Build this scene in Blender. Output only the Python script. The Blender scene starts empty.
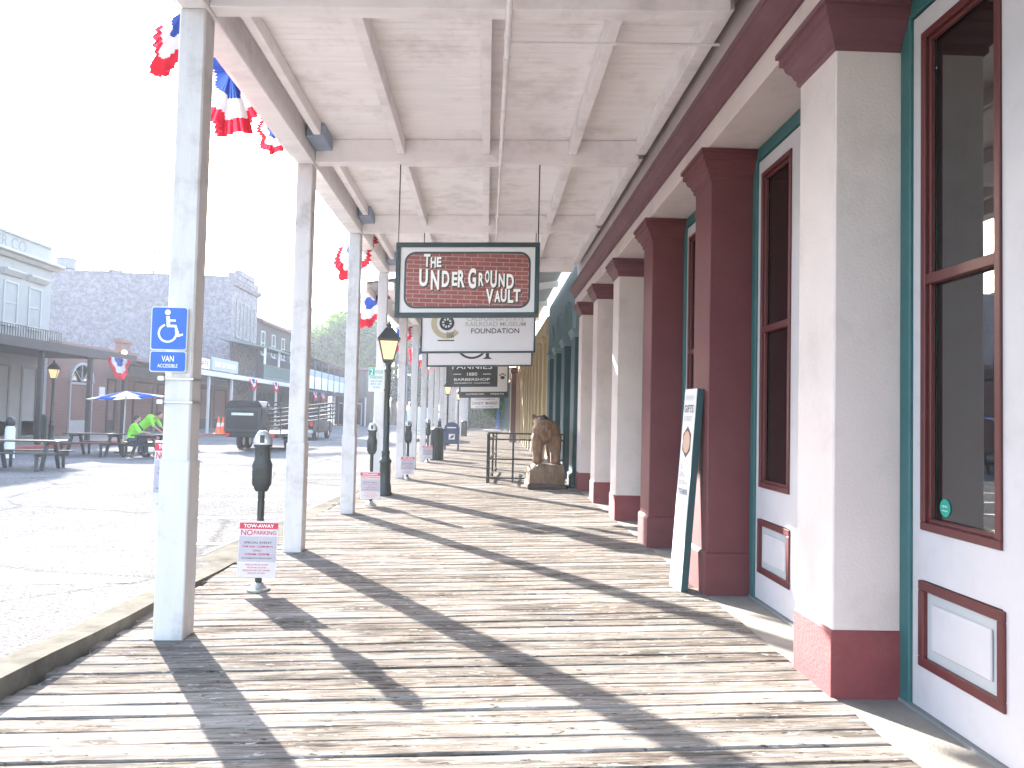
import bpy, bmesh, math, random
from mathutils import Vector, Matrix, Euler
R = math.radians
random.seed(11)
scene = bpy.context.scene
col = scene.collection

# ---------------------------------------------------------------- camera
FPX = 783.0
CAMZ = 1.55
YAW, PITCH, ROLL = R(1.848), R(2.310), R(1.3)
_f = Vector((math.sin(YAW)*math.cos(PITCH), math.cos(YAW)*math.cos(PITCH), math.sin(PITCH)))
_r = _f.cross(Vector((0, 0, 1))).normalized(); _u = _r.cross(_f)
CR = _r*math.cos(ROLL) + _u*math.sin(ROLL); CU = -_r*math.sin(ROLL) + _u*math.cos(ROLL); CF = _f
cd = bpy.data.cameras.new('camera'); cam = bpy.data.objects.new('camera', cd); col.objects.link(cam)
m = Matrix((CR, CU, -CF)).transposed().to_4x4(); m.translation = (0, 0, CAMZ)
cam.matrix_world = m
cd.sensor_width = 36.0; cd.lens = FPX/1024*36; cd.clip_start = 0.05; cd.clip_end = 4000
scene.camera = cam

def on_plane(px, py, axis, v):
    """direction of a photo pixel, cut with the plane axis = v"""
    d = CF + CR*((px-512)/FPX) - CU*((py-384)/FPX)
    o = Vector((0, 0, CAMZ)); t = (v-o[axis])/d[axis]
    return o + d*t

# ---------------------------------------------------------------- light
SUN_EL, SUN_AZ = R(22.0), math.atan2(-0.498, 0.867)      # azimuth from +Y, negative = left
to_sun = Vector((math.sin(SUN_AZ)*math.cos(SUN_EL), math.cos(SUN_AZ)*math.cos(SUN_EL), math.sin(SUN_EL)))
w = bpy.data.worlds.new('World'); scene.world = w; w.use_nodes = True
nt = w.node_tree; bg = nt.nodes['Background']
sky = nt.nodes.new('ShaderNodeTexSky'); sky.sky_type = 'NISHITA'; sky.sun_disc = False
sky.sun_elevation = SUN_EL; sky.sun_rotation = SUN_AZ
sky.air_density = 1.0; sky.dust_density = 1.3; sky.ozone_density = 1.0
nt.links.new(sky.outputs[0], bg.inputs['Color']); bg.inputs['Strength'].default_value = 0.14
sd = bpy.data.lights.new('sun', 'SUN'); sun = bpy.data.objects.new('sun', sd); col.objects.link(sun)
sd.energy = 4.2; sd.angle = R(0.55); sd.color = (1.0, 0.95, 0.88)
sun.rotation_euler = to_sun.to_track_quat('Z', 'Y').to_euler(); sun.location = (-20, 30, 40)
scene.view_settings.view_transform = 'Standard'; scene.view_settings.look = 'None'
scene.view_settings.gamma = 1.0; scene.view_settings.exposure = 3.25
scene.view_settings.use_curve_mapping = False

scene.render.engine = 'CYCLES'
scene.cycles.max_bounces = 6; scene.cycles.diffuse_bounces = 4; scene.cycles.glossy_bounces = 2; scene.cycles.transmission_bounces = 2
scene.cycles.volume_bounces = 0; scene.cycles.transparent_max_bounces = 8
scene.cycles.caustics_reflective = False; scene.cycles.caustics_refractive = False
# ---------------------------------------------------------------- materials
MATS = {}
def M(name, c, rough=.65, var=.12, scale=5., bump=0., bscale=40., metal=0., stretch=(1, 1, 1), dirt=None, dscale=1.5, damt=.5, spec=.4, rnd=0., emit=None):
    if name in MATS: return MATS[name]
    ma = bpy.data.materials.new(name); ma.use_nodes = True; MATS[name] = ma
    n = ma.node_tree.nodes; l = ma.node_tree.links; b = n['Principled BSDF']
    b.inputs['Roughness'].default_value = rough; b.inputs['Metallic'].default_value = metal
    b.inputs['Specular IOR Level'].default_value = spec
    tc = n.new('ShaderNodeTexCoord'); mp = n.new('ShaderNodeMapping'); mp.inputs['Scale'].default_value = stretch
    l.new(tc.outputs['Object'], mp.inputs['Vector'])
    nz = n.new('ShaderNodeTexNoise'); nz.inputs['Scale'].default_value = scale; nz.inputs['Detail'].default_value = 6
    nz.inputs['Roughness'].default_value = .65
    l.new(mp.outputs[0], nz.inputs['Vector'])
    rp = n.new('ShaderNodeValToRGB')
    rp.color_ramp.elements[0].position = .3; rp.color_ramp.elements[1].position = .7
    rp.color_ramp.elements[0].color = tuple(min(1, x*(1-var)) for x in c)+(1,)
    rp.color_ramp.elements[1].color = tuple(min(1, x*(1+var)) for x in c)+(1,)
    l.new(nz.outputs['Fac'], rp.inputs[0]); out = rp.outputs[0]
    if dirt:
        n2 = n.new('ShaderNodeTexNoise'); n2.inputs['Scale'].default_value = dscale; n2.inputs['Detail'].default_value = 8
        n2.inputs['Roughness'].default_value = .7; l.new(tc.outputs['Object'], n2.inputs['Vector'])
        r2 = n.new('ShaderNodeValToRGB'); r2.color_ramp.elements[0].position = .5; r2.color_ramp.elements[1].position = .72
        r2.color_ramp.elements[1].color = (damt, damt, damt, 1)
        l.new(n2.outputs['Fac'], r2.inputs[0])
        mx = n.new('ShaderNodeMixRGB'); mx.inputs[2].default_value = tuple(dirt)+(1,)
        l.new(r2.outputs[0], mx.inputs[0]); l.new(out, mx.inputs[1]); out = mx.outputs[0]
    if rnd:
        oi = n.new('ShaderNodeObjectInfo'); mr = n.new('ShaderNodeMapRange')
        mr.inputs['To Min'].default_value = 1-rnd; mr.inputs['To Max'].default_value = 1+rnd
        l.new(oi.outputs['Random'], mr.inputs['Value'])
        hs = n.new('ShaderNodeHueSaturation'); l.new(out, hs.inputs['Color']); l.new(mr.outputs[0], hs.inputs['Value']); out = hs.outputs[0]
    l.new(out, b.inputs['Base Color'])
    if bump:
        nb = n.new('ShaderNodeTexNoise'); nb.inputs['Scale'].default_value = bscale; nb.inputs['Detail'].default_value = 4
        l.new(mp.outputs[0], nb.inputs['Vector'])
        bp = n.new('ShaderNodeBump'); bp.inputs['Strength'].default_value = bump; bp.inputs['Distance'].default_value = .01
        l.new(nb.outputs['Fac'], bp.inputs['Height']); l.new(bp.outputs[0], b.inputs['Normal'])
    if emit:
        b.inputs['Emission Color'].default_value = tuple(emit[:3])+(1,); b.inputs['Emission Strength'].default_value = emit[3]
    return ma

def brick_mat(name, c1, c2, mortar, bw=.22, rh=.075, rough=.85, wash=None, washamt=.5, wscale=.8):
    if name in MATS: return MATS[name]
    ma = bpy.data.materials.new(name); ma.use_nodes = True; MATS[name] = ma
    n = ma.node_tree.nodes; l = ma.node_tree.links; b = n['Principled BSDF']; b.inputs['Roughness'].default_value = rough
    tc = n.new('ShaderNodeTexCoord'); sx = n.new('ShaderNodeSeparateXYZ'); l.new(tc.outputs['Object'], sx.inputs[0])
    ad = n.new('ShaderNodeMath'); l.new(sx.outputs[0], ad.inputs[0]); l.new(sx.outputs[1], ad.inputs[1])
    cb = n.new('ShaderNodeCombineXYZ'); l.new(ad.outputs[0], cb.inputs[0]); l.new(sx.outputs[2], cb.inputs[1])
    bk = n.new('ShaderNodeTexBrick'); bk.inputs['Scale'].default_value = 1; bk.inputs['Brick Width'].default_value = bw
    bk.inputs['Row Height'].default_value = rh; bk.inputs['Mortar Size'].default_value = rh*.09
    bk.inputs['Color1'].default_value = tuple(c1)+(1,); bk.inputs['Color2'].default_value = tuple(c2)+(1,); bk.inputs['Mortar'].default_value = tuple(mortar)+(1,)
    l.new(cb.outputs[0], bk.inputs['Vector']); out = bk.outputs['Color']
    if wash:
        nz = n.new('ShaderNodeTexNoise'); nz.inputs['Scale'].default_value = wscale; nz.inputs['Detail'].default_value = 9; nz.inputs['Roughness'].default_value = .75
        l.new(tc.outputs['Object'], nz.inputs['Vector'])
        r2 = n.new('ShaderNodeValToRGB'); r2.color_ramp.elements[0].position = .45; r2.color_ramp.elements[1].position = .62
        r2.color_ramp.elements[1].color = (washamt,)*3+(1,); l.new(nz.outputs['Fac'], r2.inputs[0])
        mx = n.new('ShaderNodeMixRGB'); mx.inputs[2].default_value = tuple(wash)+(1,)
        l.new(r2.outputs[0], mx.inputs[0]); l.new(out, mx.inputs[1]); out = mx.outputs[0]
    l.new(out, b.inputs['Base Color'])
    bp = n.new('ShaderNodeBump'); bp.inputs['Strength'].default_value = .4; bp.inputs['Distance'].default_value = .01; bp.invert = True
    l.new(bk.outputs['Fac'], bp.inputs['Height']); l.new(bp.outputs[0], b.inputs['Normal'])
    return ma

def plank_mat():
    ma = bpy.data.materials.new('weathered_plank'); ma.use_nodes = True; MATS['plank'] = ma
    n = ma.node_tree.nodes; l = ma.node_tree.links; b = n['Principled BSDF']; b.inputs['Roughness'].default_value = .8
    b.inputs['Specular IOR Level'].default_value = 0
    tc = n.new('ShaderNodeTexCoord'); oi = n.new('ShaderNodeObjectInfo')
    mul = n.new('ShaderNodeVectorMath'); mul.operation = 'SCALE'; mul.inputs[0].default_value = (37., 11., 5.)
    l.new(oi.outputs['Random'], mul.inputs['Scale'])
    add = n.new('ShaderNodeVectorMath'); l.new(tc.outputs['Object'], add.inputs[0]); l.new(mul.outputs[0], add.inputs[1])
    def noise(scl, det, rough, stretch):
        mp = n.new('ShaderNodeMapping'); mp.inputs['Scale'].default_value = stretch; l.new(add.outputs[0], mp.inputs['Vector'])
        z = n.new('ShaderNodeTexNoise'); z.inputs['Scale'].default_value = scl; z.inputs['Detail'].default_value = det; z.inputs['Roughness'].default_value = rough
        l.new(mp.outputs[0], z.inputs['Vector']); return z.outputs['Fac']
    def ramp(src, stops):
        r = n.new('ShaderNodeValToRGB'); e = r.color_ramp.elements
        while len(e) < len(stops): e.new(.5)
        for i, (p, c) in enumerate(stops): e[i].position = p; e[i].color = tuple(c)+(1,)
        l.new(src, r.inputs[0]); return r.outputs[0]
    def mix(f, a, c, mode='MIX'):
        x = n.new('ShaderNodeMixRGB'); x.blend_type = mode
        if isinstance(f, float): x.inputs[0].default_value = f
        else: l.new(f, x.inputs[0])
        for k, v in ((1, a), (2, c)):
            if isinstance(v, tuple): x.inputs[k].default_value = v+(1,)
            else: l.new(v, x.inputs[k])
        return x.outputs[0]
    grain = noise(1., 9, .78, (2.6, 36, 36))
    base = ramp(grain, [(.34, (.008, .006, .005)), (.43, (.055, .040, .028)), (.53, (.125, .095, .068)), (.68, (.24, .195, .15))])
    patch = noise(1., 5, .6, (1.1, 5, 5))
    pf = ramp(patch, [(.38, (0, 0, 0)), (.66, (1, 1, 1))])
    c = mix(pf, base, mix(.55, base, (.23, .205, .18)))
    stain = noise(1., 6, .65, (.9, 3.2, 3))
    sf = ramp(stain, [(.56, (0, 0, 0)), (.68, (.75, .75, .75))])
    c = mix(sf, c, (.035, .028, .022))
    worn = noise(1., 5, .65, (9, 26, 26))
    wf = ramp(worn, [(.60, (0, 0, 0)), (.66, (.8, .8, .8))])
    c = mix(wf, c, (.30, .28, .25))
    pit = noise(1., 5, .7, (11, 30, 30))
    qf = ramp(pit, [(.60, (0, 0, 0)), (.66, (.85, .85, .85))])
    c = mix(qf, c, (.02, .016, .013))
    rust = noise(1., 3, .5, (5, 16, 10))
    rf = ramp(rust, [(.69, (0, 0, 0)), (.75, (.5, .5, .5))])
    c = mix(rf, c, (.30, .13, .07))
    hs = n.new('ShaderNodeHueSaturation'); l.new(c, hs.inputs['Color']); hs.inputs['Saturation'].default_value = .58
    mr = n.new('ShaderNodeMapRange'); mr.inputs['To Min'].default_value = 1.1; mr.inputs['To Max'].default_value = 1.62
    l.new(oi.outputs['Random'], mr.inputs['Value']); l.new(mr.outputs[0], hs.inputs['Value'])
    l.new(hs.outputs[0], b.inputs['Base Color'])
    bp = n.new('ShaderNodeBump'); bp.inputs['Strength'].default_value = .8; bp.inputs['Distance'].default_value = .008
    l.new(grain, bp.inputs['Height']); l.new(bp.outputs[0], b.inputs['Normal'])
    return ma

def road_mat():
    ma = bpy.data.materials.new('asphalt'); ma.use_nodes = True; MATS['asphalt'] = ma
    n = ma.node_tree.nodes; l = ma.node_tree.links; b = n['Principled BSDF']; b.inputs['Roughness'].default_value = .85; b.inputs['Specular IOR Level'].default_value = 0
    tc = n.new('ShaderNodeTexCoord')
    def noise(s, d, r):
        z = n.new('ShaderNodeTexNoise'); z.inputs['Scale'].default_value = s; z.inputs['Detail'].default_value = d; z.inputs['Roughness'].default_value = r
        l.new(tc.outputs['Object'], z.inputs['Vector']); return z.outputs['Fac']
    a = noise(34, 6, .8); g = noise(.35, 6, .6)
    r = n.new('ShaderNodeValToRGB'); r.color_ramp.elements[0].position = .36; r.color_ramp.elements[1].position = .62
    r.color_ramp.elements[0].color = (.06, .059, .062, 1); r.color_ramp.elements[1].color = (.27, .264, .258, 1); l.new(a, r.inputs[0])
    r2 = n.new('ShaderNodeValToRGB'); r2.color_ramp.elements[0].position = .3; r2.color_ramp.elements[1].position = .75
    r2.color_ramp.elements[0].color = (.72, .72, .72, 1); r2.color_ramp.elements[1].color = (1.15, 1.13, 1.1, 1); l.new(g, r2.inputs[0])
    mx = n.new('ShaderNodeMixRGB'); mx.blend_type = 'MULTIPLY'; mx.inputs[0].default_value = 1
    l.new(r.outputs[0], mx.inputs[1]); l.new(r2.outputs[0], mx.inputs[2])
    vo = n.new('ShaderNodeTexVoronoi'); vo.feature = 'DISTANCE_TO_EDGE'; vo.inputs['Scale'].default_value = .28
    nn = n.new('ShaderNodeTexNoise'); nn.inputs['Scale'].default_value = 1.3; nn.inputs['Detail'].default_value = 5; l.new(tc.outputs['Object'], nn.inputs['Vector'])
    mxv = n.new('ShaderNodeMixRGB'); mxv.inputs[0].default_value = .3; l.new(tc.outputs['Object'], mxv.inputs[1]); l.new(nn.outputs['Color'], mxv.inputs[2])
    l.new(mxv.outputs[0], vo.inputs['Vector'])
    cr = n.new('ShaderNodeValToRGB'); cr.color_ramp.elements[0].position = .004; cr.color_ramp.elements[1].position = .012
    cr.color_ramp.elements[0].color = (.3, .3, .3, 1); l.new(vo.outputs['Distance'], cr.inputs[0])
    m2 = n.new('ShaderNodeMixRGB'); m2.blend_type = 'MULTIPLY'; m2.inputs[0].default_value = .35
    l.new(mx.outputs[0], m2.inputs[1]); l.new(cr.outputs[0], m2.inputs[2])
    l.new(m2.outputs[0], b.inputs['Base Color'])
    bp = n.new('ShaderNodeBump'); bp.inputs['Strength'].default_value = .3; bp.inputs['Distance'].default_value = .010
    l.new(a, bp.inputs['Height']); l.new(bp.outputs[0], b.inputs['Normal'])
    return ma

def glass_mat(name, tint=(.75, .85, .83), refl=1.0, base=.05):
    if name in MATS: return MATS[name]
    ma = bpy.data.materials.new(name); ma.use_nodes = True; MATS[name] = ma
    n = ma.node_tree.nodes; l = ma.node_tree.links; n.remove(n['Principled BSDF']); o = n['Material Output']
    t = n.new('ShaderNodeBsdfTransparent'); t.inputs[0].default_value = tuple(tint)+(1,)
    g = n.new('ShaderNodeBsdfGlossy'); g.inputs['Roughness'].default_value = .015; g.inputs[0].default_value = (refl, refl, refl, 1)
    fr = n.new('ShaderNodeFresnel'); fr.inputs[0].default_value = 1.52
    ad = n.new('ShaderNodeMath'); ad.inputs[1].default_value = base; l.new(fr.outputs[0], ad.inputs[0])
    mx = n.new('ShaderNodeMixShader'); l.new(ad.outputs[0], mx.inputs[0]); l.new(t.outputs[0], mx.inputs[1]); l.new(g.outputs[0], mx.inputs[2])
    l.new(mx.outputs[0], o.inputs[0]); return ma

def cloth_mat(name, c, trans=.45):
    if name in MATS: return MATS[name]
    ma = bpy.data.materials.new(name); ma.use_nodes = True; MATS[name] = ma
    n = ma.node_tree.nodes; l = ma.node_tree.links; n.remove(n['Principled BSDF']); o = n['Material Output']
    tc = n.new('ShaderNodeTexCoord'); nz = n.new('ShaderNodeTexNoise'); nz.inputs['Scale'].default_value = 14; l.new(tc.outputs['Object'], nz.inputs['Vector'])
    rp = n.new('ShaderNodeValToRGB'); rp.color_ramp.elements[0].color = tuple(x*.85 for x in c)+(1,); rp.color_ramp.elements[1].color = tuple(min(1, x*1.1) for x in c)+(1,)
    l.new(nz.outputs['Fac'], rp.inputs[0])
    d = n.new('ShaderNodeBsdfDiffuse'); t = n.new('ShaderNodeBsdfTranslucent'); l.new(rp.outputs[0], d.inputs[0]); l.new(rp.outputs[0], t.inputs[0])
    mx = n.new('ShaderNodeMixShader'); mx.inputs[0].default_value = trans; l.new(d.outputs[0], mx.inputs[1]); l.new(t.outputs[0], mx.inputs[2])
    l.new(mx.outputs[0], o.inputs[0]); return ma

WOODDIRT = (.28, .24, .2)
PLANK = plank_mat(); ASPH = road_mat()
M('white_paint', (.72, .67, .65), .55, .05, 3, .15, 25, dirt=(.42, .37, .34), dscale=1.2, damt=.35)
M('post_paint', (.56, .53, .53), .6, .07, 2.5, .25, 18, stretch=(4, 4, .6), dirt=(.26, .22, .19), dscale=2.6, damt=.65)
M('ceiling_paint', (.90, .86, .86), .7, .05, 2, .1, 20, stretch=(.5, 4, 1), dirt=(.5, .44, .41), dscale=1.6, damt=.55)
M('beam_paint', (.88, .835, .835), .65, .06, 2, .2, 20, stretch=(.4, 3, 3), dirt=(.4, .35, .32), dscale=1.4, damt=.4)
M('column_white', (.60, .515, .495), .7, .04, 2.2, .35, 60, dirt=(.40, .33, .31), dscale=1.8, damt=.5)
M('column_maroon', (.125, .032, .037), .6, .12, 3, .3, 50, dirt=(.13, .05, .05), dscale=1.6, damt=.5)
M('plinth_red', (.19, .042, .047), .7, .12, 4, .4, 60, dirt=(.2, .08, .075), dscale=3, damt=.6)
M('cornice_maroon', (.145, .056, .066), .5, .1, 3, .15, 30, dirt=(.2, .1, .11), dscale=1.5, damt=.3)
M('teal_paint', (.028, .105, .11), .5, .1, 4, .15, 30, dirt=(.06, .14, .14), damt=.5)
M('door_white', (.50, .47, .49), .5, .04, 3, .1, 40, dirt=(.33, .30, .30), dscale=2.4, damt=.4)
M('door_red', (.095, .02, .02), .45, .12, 5, .1, 30)
M('panel_grey', (.40, .40, .41), .5, .05, 4)
M('concrete', (.22, .205, .18), .85, .15, 4, .5, 60, dirt=(.2, .185, .165), dscale=1.1, damt=.6)
M('kerb_concrete', (.15, .14, .12), .85, .2, 5, .6, 70, dirt=(.03, .028, .025), dscale=1.3, damt=.7, spec=0.)
M('substrate', (.02, .018, .016), .9, .2, 5)
M('iron_green', (.012, .022, .020), .4, .2, 6, .1, 40, spec=.5)
M('iron_black', (.014, .015, .017), .45, .2, 8, .1, 40)
M('meter_grey', (.036, .042, .045), .45, .15, 7, .15, 50, metal=.3)
M('meter_pole', (.028, .033, .031), .5, .2, 8, .2, 40, metal=.2)
M('meter_dome', (.4, .41, .42), .3, .1, 7, metal=.6)
M('pale_blue', (.26, .31, .40), .6, .08, 3)
M('steel', (.42, .43, .44), .35, .12, 9, metal=.8)
M('sign_white', (.62, .61, .63), .45, .03, 3)
M('sign_frame', (.02, .042, .055), .45, .12, 5)
M('letter_white', (.82, .81, .79), .5, .03, 5)
M('letter_dark', (.03, .032, .036), .5, .1, 5)
M('letter_tan', (.40, .34, .22), .5, .05, 5)
M('letter_grey', (.36, .34, .32), .5, .05, 5)
M('ada_blue', (.012, .10, .44), .35, .06, 4)
M('notice_red', (.42, .03, .06), .5, .08, 9)
M('notice_paper', (.52, .49, .52), .6, .05, 9)
M('notice_lilac', (.36, .345, .40), .6, .05, 9)
M('sign_green', (.01, .30, .22), .4, .05, 6)
M('bear_wood', (.17, .088, .044), .65, .6, 3.0, 1.0, 14, stretch=(7, 7, .6), dirt=(.02, .012, .008), dscale=5, damt=.85)
M('bear_dark', (.05, .03, .02), .7, .3, 4, .5, 30, stretch=(4, 4, 1))
M('log_wood', (.16, .10, .06), .75, .55, 3.0, 1.0, 16, stretch=(6, 6, .6), dirt=(.035, .022, .015), dscale=4, damt=.8)
M('bin_green', (.018, .028, .026), .5, .2, 6, .2, 30)
M('mail_blue', (.010, .035, .10), .4, .12, 6)
M('table_wood', (.035, .034, .034), .6, .3, 4, .2, 30)
M('hivis', (.22, .60, .03), .7, .08, 9)
M('skin', (.42, .25, .18), .6, .08, 9)
M('jeans', (.03, .04, .065), .85, .2, 12)
M('hair', (.025, .018, .014), .7, .3, 20)
M('rubber', (.012, .012, .013), .75, .2, 12)
M('truck_dark', (.008, .010, .013), .5, .25, 3, spec=.25)
M('tail_red', (.45, .015, .015), .25, .1, 5)
M('cone_orange', (.75, .14, .03), .55, .08, 6)
M('car_white', (.5, .52, .54), .3, .04, 3, spec=.6)
M('facade_cream', (.27, .265, .26), .8, .08, 1.2, .2, 20, dirt=(.28, .26, .24), dscale=.6, damt=.5)
M('trim_cream', (.32, .31, .30), .7, .06, 2)
M('dark_wood', (.035, .028, .028), .75, .25, 1.5, .3, 12, stretch=(1, 1, 6))
M('green_wood', (.075, .115, .105), .7, .15, 3)
M('roof_brown', (.13, .062, .05), .8, .2, 2)
M('shutter', (.16, .17, .17), .6, .12, 4)
M('pale_wood', (.45, .44, .44), .65, .08, 3)
M('tower_wall', (.10, .145, .19), .6, .05, .3)
M('yellow_wall', (.42, .335, .20), .75, .07, 1.5, .2, 18, dirt=(.35, .27, .16), dscale=.8, damt=.4)
M('tan_pink', (.52, .33, .24), .75, .08, 1.5, .2, 18)
M('brown_pier', (.11, .05, .042), .6, .15, 2)
M('teal_light', (.14, .21, .23), .7, .08, 1.5, .15, 18, dirt=(.15, .22, .23), dscale=1, damt=.4)
M('teal_dark', (.024, .065, .075), .6, .12, 2)
M('corrugated', (.62, .64, .65), .5, .12, 1.2, metal=.2, dirt=(.2, .2, .19), dscale=.9, damt=.5)
M('bark', (.075, .055, .042), .9, .3, 6, .8, 25, stretch=(2, 2, .5))
M('lamp_glass', (.5, .39, .25), .4, .1, 6, emit=(1.0, .62, .26, .10))
M('bulb', (1, .8, .5), .4, .02, 6, emit=(1.0, .72, .36, .5))
M('ground_dirt', (.14, .125, .105), .95, .2, .5)
M('line_white', (.42, .42, .41), .7, .12, 9, dirt=(.2, .2, .195), dscale=6, damt=.8)
M('red_kerb', (.30, .07, .055), .8, .2, 4)
M('interior', (.42, .50, .47), .9, .15, 1)
GLASS = glass_mat('shop_glass', (.68, .88, .81), .95, .11)
GLASS2 = glass_mat('far_glass', (.35, .42, .45), .8, .06)
RED, WHITE, BLUE = cloth_mat('cloth_red', (.70, .03, .06)), cloth_mat('cloth_white', (.78, .75, .75)), cloth_mat('cloth_blue', (.05, .10, .38), .3)
UBLUE, UWHITE = cloth_mat('umbrella_blue', (.015, .055, .34), .2), cloth_mat('umbrella_white', (.42, .44, .5), .3)
BRICK = brick_mat('brick_side', (.095, .082, .098), (.135, .115, .13), (.17, .16, .175), .32, .11, wash=(.25, .235, .265), washamt=.75, wscale=2.6)
BRICKR = brick_mat('brick_red', (.17, .07, .05), (.13, .055, .042), (.2, .165, .15), .22, .075, wash=(.21, .12, .10), washamt=.4)
BRICKSIGN = brick_mat('brick_print', (.22, .042, .037), (.28, .075, .065), (.40, .27, .26), .15, .050, .5, wash=(.10, .025, .025), washamt=.45)

# ---------------------------------------------------------------- helpers
class MB:
    def __init__(s): s.v = []; s.f = []
    def add(s, v, f):
        o = len(s.v); s.v += [tuple(p) for p in v]; s.f += [tuple(i+o for i in q) for q in f]; return s
    def box(s, x0, x1, y0, y1, z0, z1):
        return s.add([(x0, y0, z0), (x1, y0, z0), (x1, y1, z0), (x0, y1, z0), (x0, y0, z1), (x1, y0, z1), (x1, y1, z1), (x0, y1, z1)],
                     [(0, 3, 2, 1), (4, 5, 6, 7), (0, 1, 5, 4), (1, 2, 6, 5), (2, 3, 7, 6), (3, 0, 4, 7)])
    def bar(s, a, b, w, h=None, up=(0, 0, 1)):
        a = Vector(a); b = Vector(b); d = (b-a).normalized(); h = h or w
        up = Vector(up)
        if abs(d.dot(up)) > .95: up = Vector((0, 1, 0))
        x = d.cross(up).normalized(); y = x.cross(d); x = x*w/2; y = y*h/2
        return s.add([a-x-y, a+x-y, a+x+y, a-x+y, b-x-y, b+x-y, b+x+y, b-x+y], [(3, 2, 1, 0), (4, 5, 6, 7), (0, 1, 5, 4), (1, 2, 6, 5), (2, 3, 7, 6), (3, 0, 4, 7)])
    def tube(s, a, b, r0, r1=None, n=10, cap=True):
        a = Vector(a); b = Vector(b); r1 = r0 if r1 is None else r1; d = (b-a).normalized()
        up = Vector((0, 0, 1)) if abs(d.z) < .95 else Vector((0, 1, 0)); x = d.cross(up).normalized(); y = x.cross(d)
        v = [];
        for c, r in ((a, r0), (b, r1)):
            for i in range(n): t = 2*math.pi*i/n; v.append(c+x*r*math.cos(t)+y*r*math.sin(t))
        f = [(i, i+n, (i+1) % n+n, (i+1) % n) for i in range(n)]
        if cap: f += [tuple(range(n)), tuple(range(2*n-1, n-1, -1))]
        return s.add(v, f)
    def lathe(s, prof, n=16, c=(0, 0, 0), ph=0., sx=1., sy=1.):
        v = []; f = []
        for r, z in prof:
            for i in range(n): t = ph+2*math.pi*i/n; v.append((c[0]+r*math.cos(t)*sx, c[1]+r*math.sin(t)*sy, c[2]+z))
        for k in range(len(prof)-1):
            for i in range(n): j = (i+1) % n; f.append((k*n+i, k*n+j, (k+1)*n+j, (k+1)*n+i))
        f += [tuple(range(n-1, -1, -1)), tuple(range((len(prof)-1)*n, len(prof)*n))]
        return s.add(v, f)
    def loft(s, x0, x1, y0, y1, st):
        v = []; f = []
        for o, z in st: v += [(x0-o, y0-o, z), (x1+o, y0-o, z), (x1+o, y1+o, z), (x0-o, y1+o, z)]
        for k in range(len(st)-1):
            for i in range(4): j = (i+1) % 4; f.append((4*k+i, 4*k+j, 4*k+4+j, 4*k+4+i))
        e = 4*(len(st)-1); f += [(3, 2, 1, 0), (e, e+1, e+2, e+3)]
        return s.add(v, f)
    def prism(s, poly, axis, a, b):
        """poly: 2-D outline, extruded along axis from a to b. axis 0: (y,z), 1: (x,z), 2: (x,y)"""
        n = len(poly)
        def p(q, t): return (t, q[0], q[1]) if axis == 0 else (q[0], t, q[1]) if axis == 1 else (q[0], q[1], t)
        v = [p(q, a) for q in poly]+[p(q, b) for q in poly]
        f = [(i, (i+1) % n, (i+1) % n+n, i+n) for i in range(n)]+[tuple(range(n-1, -1, -1)), tuple(range(n, 2*n))]
        return s.add(v, f)
    def ring(s, axis, d0, d1, a0, a1, b0, b1, w):
        """rectangular frame lying in the plane across axis (0: a=y,b=z; 1: a=x,b=z)"""
        for (p0, p1, q0, q1) in ((a0, a1, b0, b0+w), (a0, a1, b1-w, b1), (a0, a0+w, b0+w, b1-w), (a1-w, a1, b0+w, b1-w)):
            if axis == 0: s.box(d0, d1, p0, p1, q0, q1)
            else: s.box(p0, p1, d0, d1, q0, q1)
        return s
    def xf(s, fn): s.v = [tuple(fn(Vector(p))) for p in s.v]; return s
    def shear(s, k=.03): s.v = [(x, y, z+k*x) for x, y, z in s.v]; return s
    def build(s, name, mat, parent=None, bev=0., smooth=False, seg=1):
        me = bpy.data.meshes.new(name); o = Vector((0, 0, 0))
        if parent is not None: o = world_loc(parent)
        me.from_pydata([tuple(Vector(p)-o) for p in s.v], [], s.f)
        bm = bmesh.new(); bm.from_mesh(me)
        bmesh.ops.recalc_face_normals(bm, faces=bm.faces)
        if bev:
            es = [e for e in bm.edges if len(e.link_faces) == 2 and e.calc_face_angle(0) > .6]
            bmesh.ops.bevel(bm, geom=es, offset=bev, segments=seg, affect='EDGES', profile=.6, clamp_overlap=True)
        bm.to_mesh(me); bm.free()
        if smooth:
            me.polygons.foreach_set('use_smooth', [True]*len(me.polygons))
        ob = bpy.data.objects.new(name, me); col.objects.link(ob)
        me.materials.append(MATS[mat] if isinstance(mat, str) else mat)
        if parent is not None: ob.parent = parent
        return ob
def world_loc(o):
    p = Vector((0, 0, 0))
    while o is not None: p = p+o.location; o = o.parent
    return p
def soften(o, ang=40):
    me = o.data; me.polygons.foreach_set('use_smooth', [True]*len(me.polygons))
    try: me.set_sharp_from_angle(angle=R(ang))
    except Exception: pass
    return o
def tag(o, label=None, cat=None, group=None, kind=None):
    if label: o['label'] = label
    if cat: o['category'] = cat
    if group: o['group'] = group
    if kind: o['kind'] = kind
    return o
def thing(name, loc, label, cat, group=None):
    o = bpy.data.objects.new(name, None); col.objects.link(o); o.location = loc; o.empty_display_size = .2
    return tag(o, label, cat, group)
def kids(o): return [c for c in bpy.data.objects if c.parent == o]
def copy_tree(o, loc=None, rz=None, label=None, parent=None):
    c = o.copy(); col.objects.link(c); c.parent = parent
    if loc is not None: c.location = loc
    if rz is not None: c.rotation_euler = (0, 0, rz)
    if label: c['label'] = label
    for k in kids(o): copy_tree(k, parent=c)
    return c
def struct(name, mb, mat, **k): return tag(mb.build(name, mat, **k), kind='structure')
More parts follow.
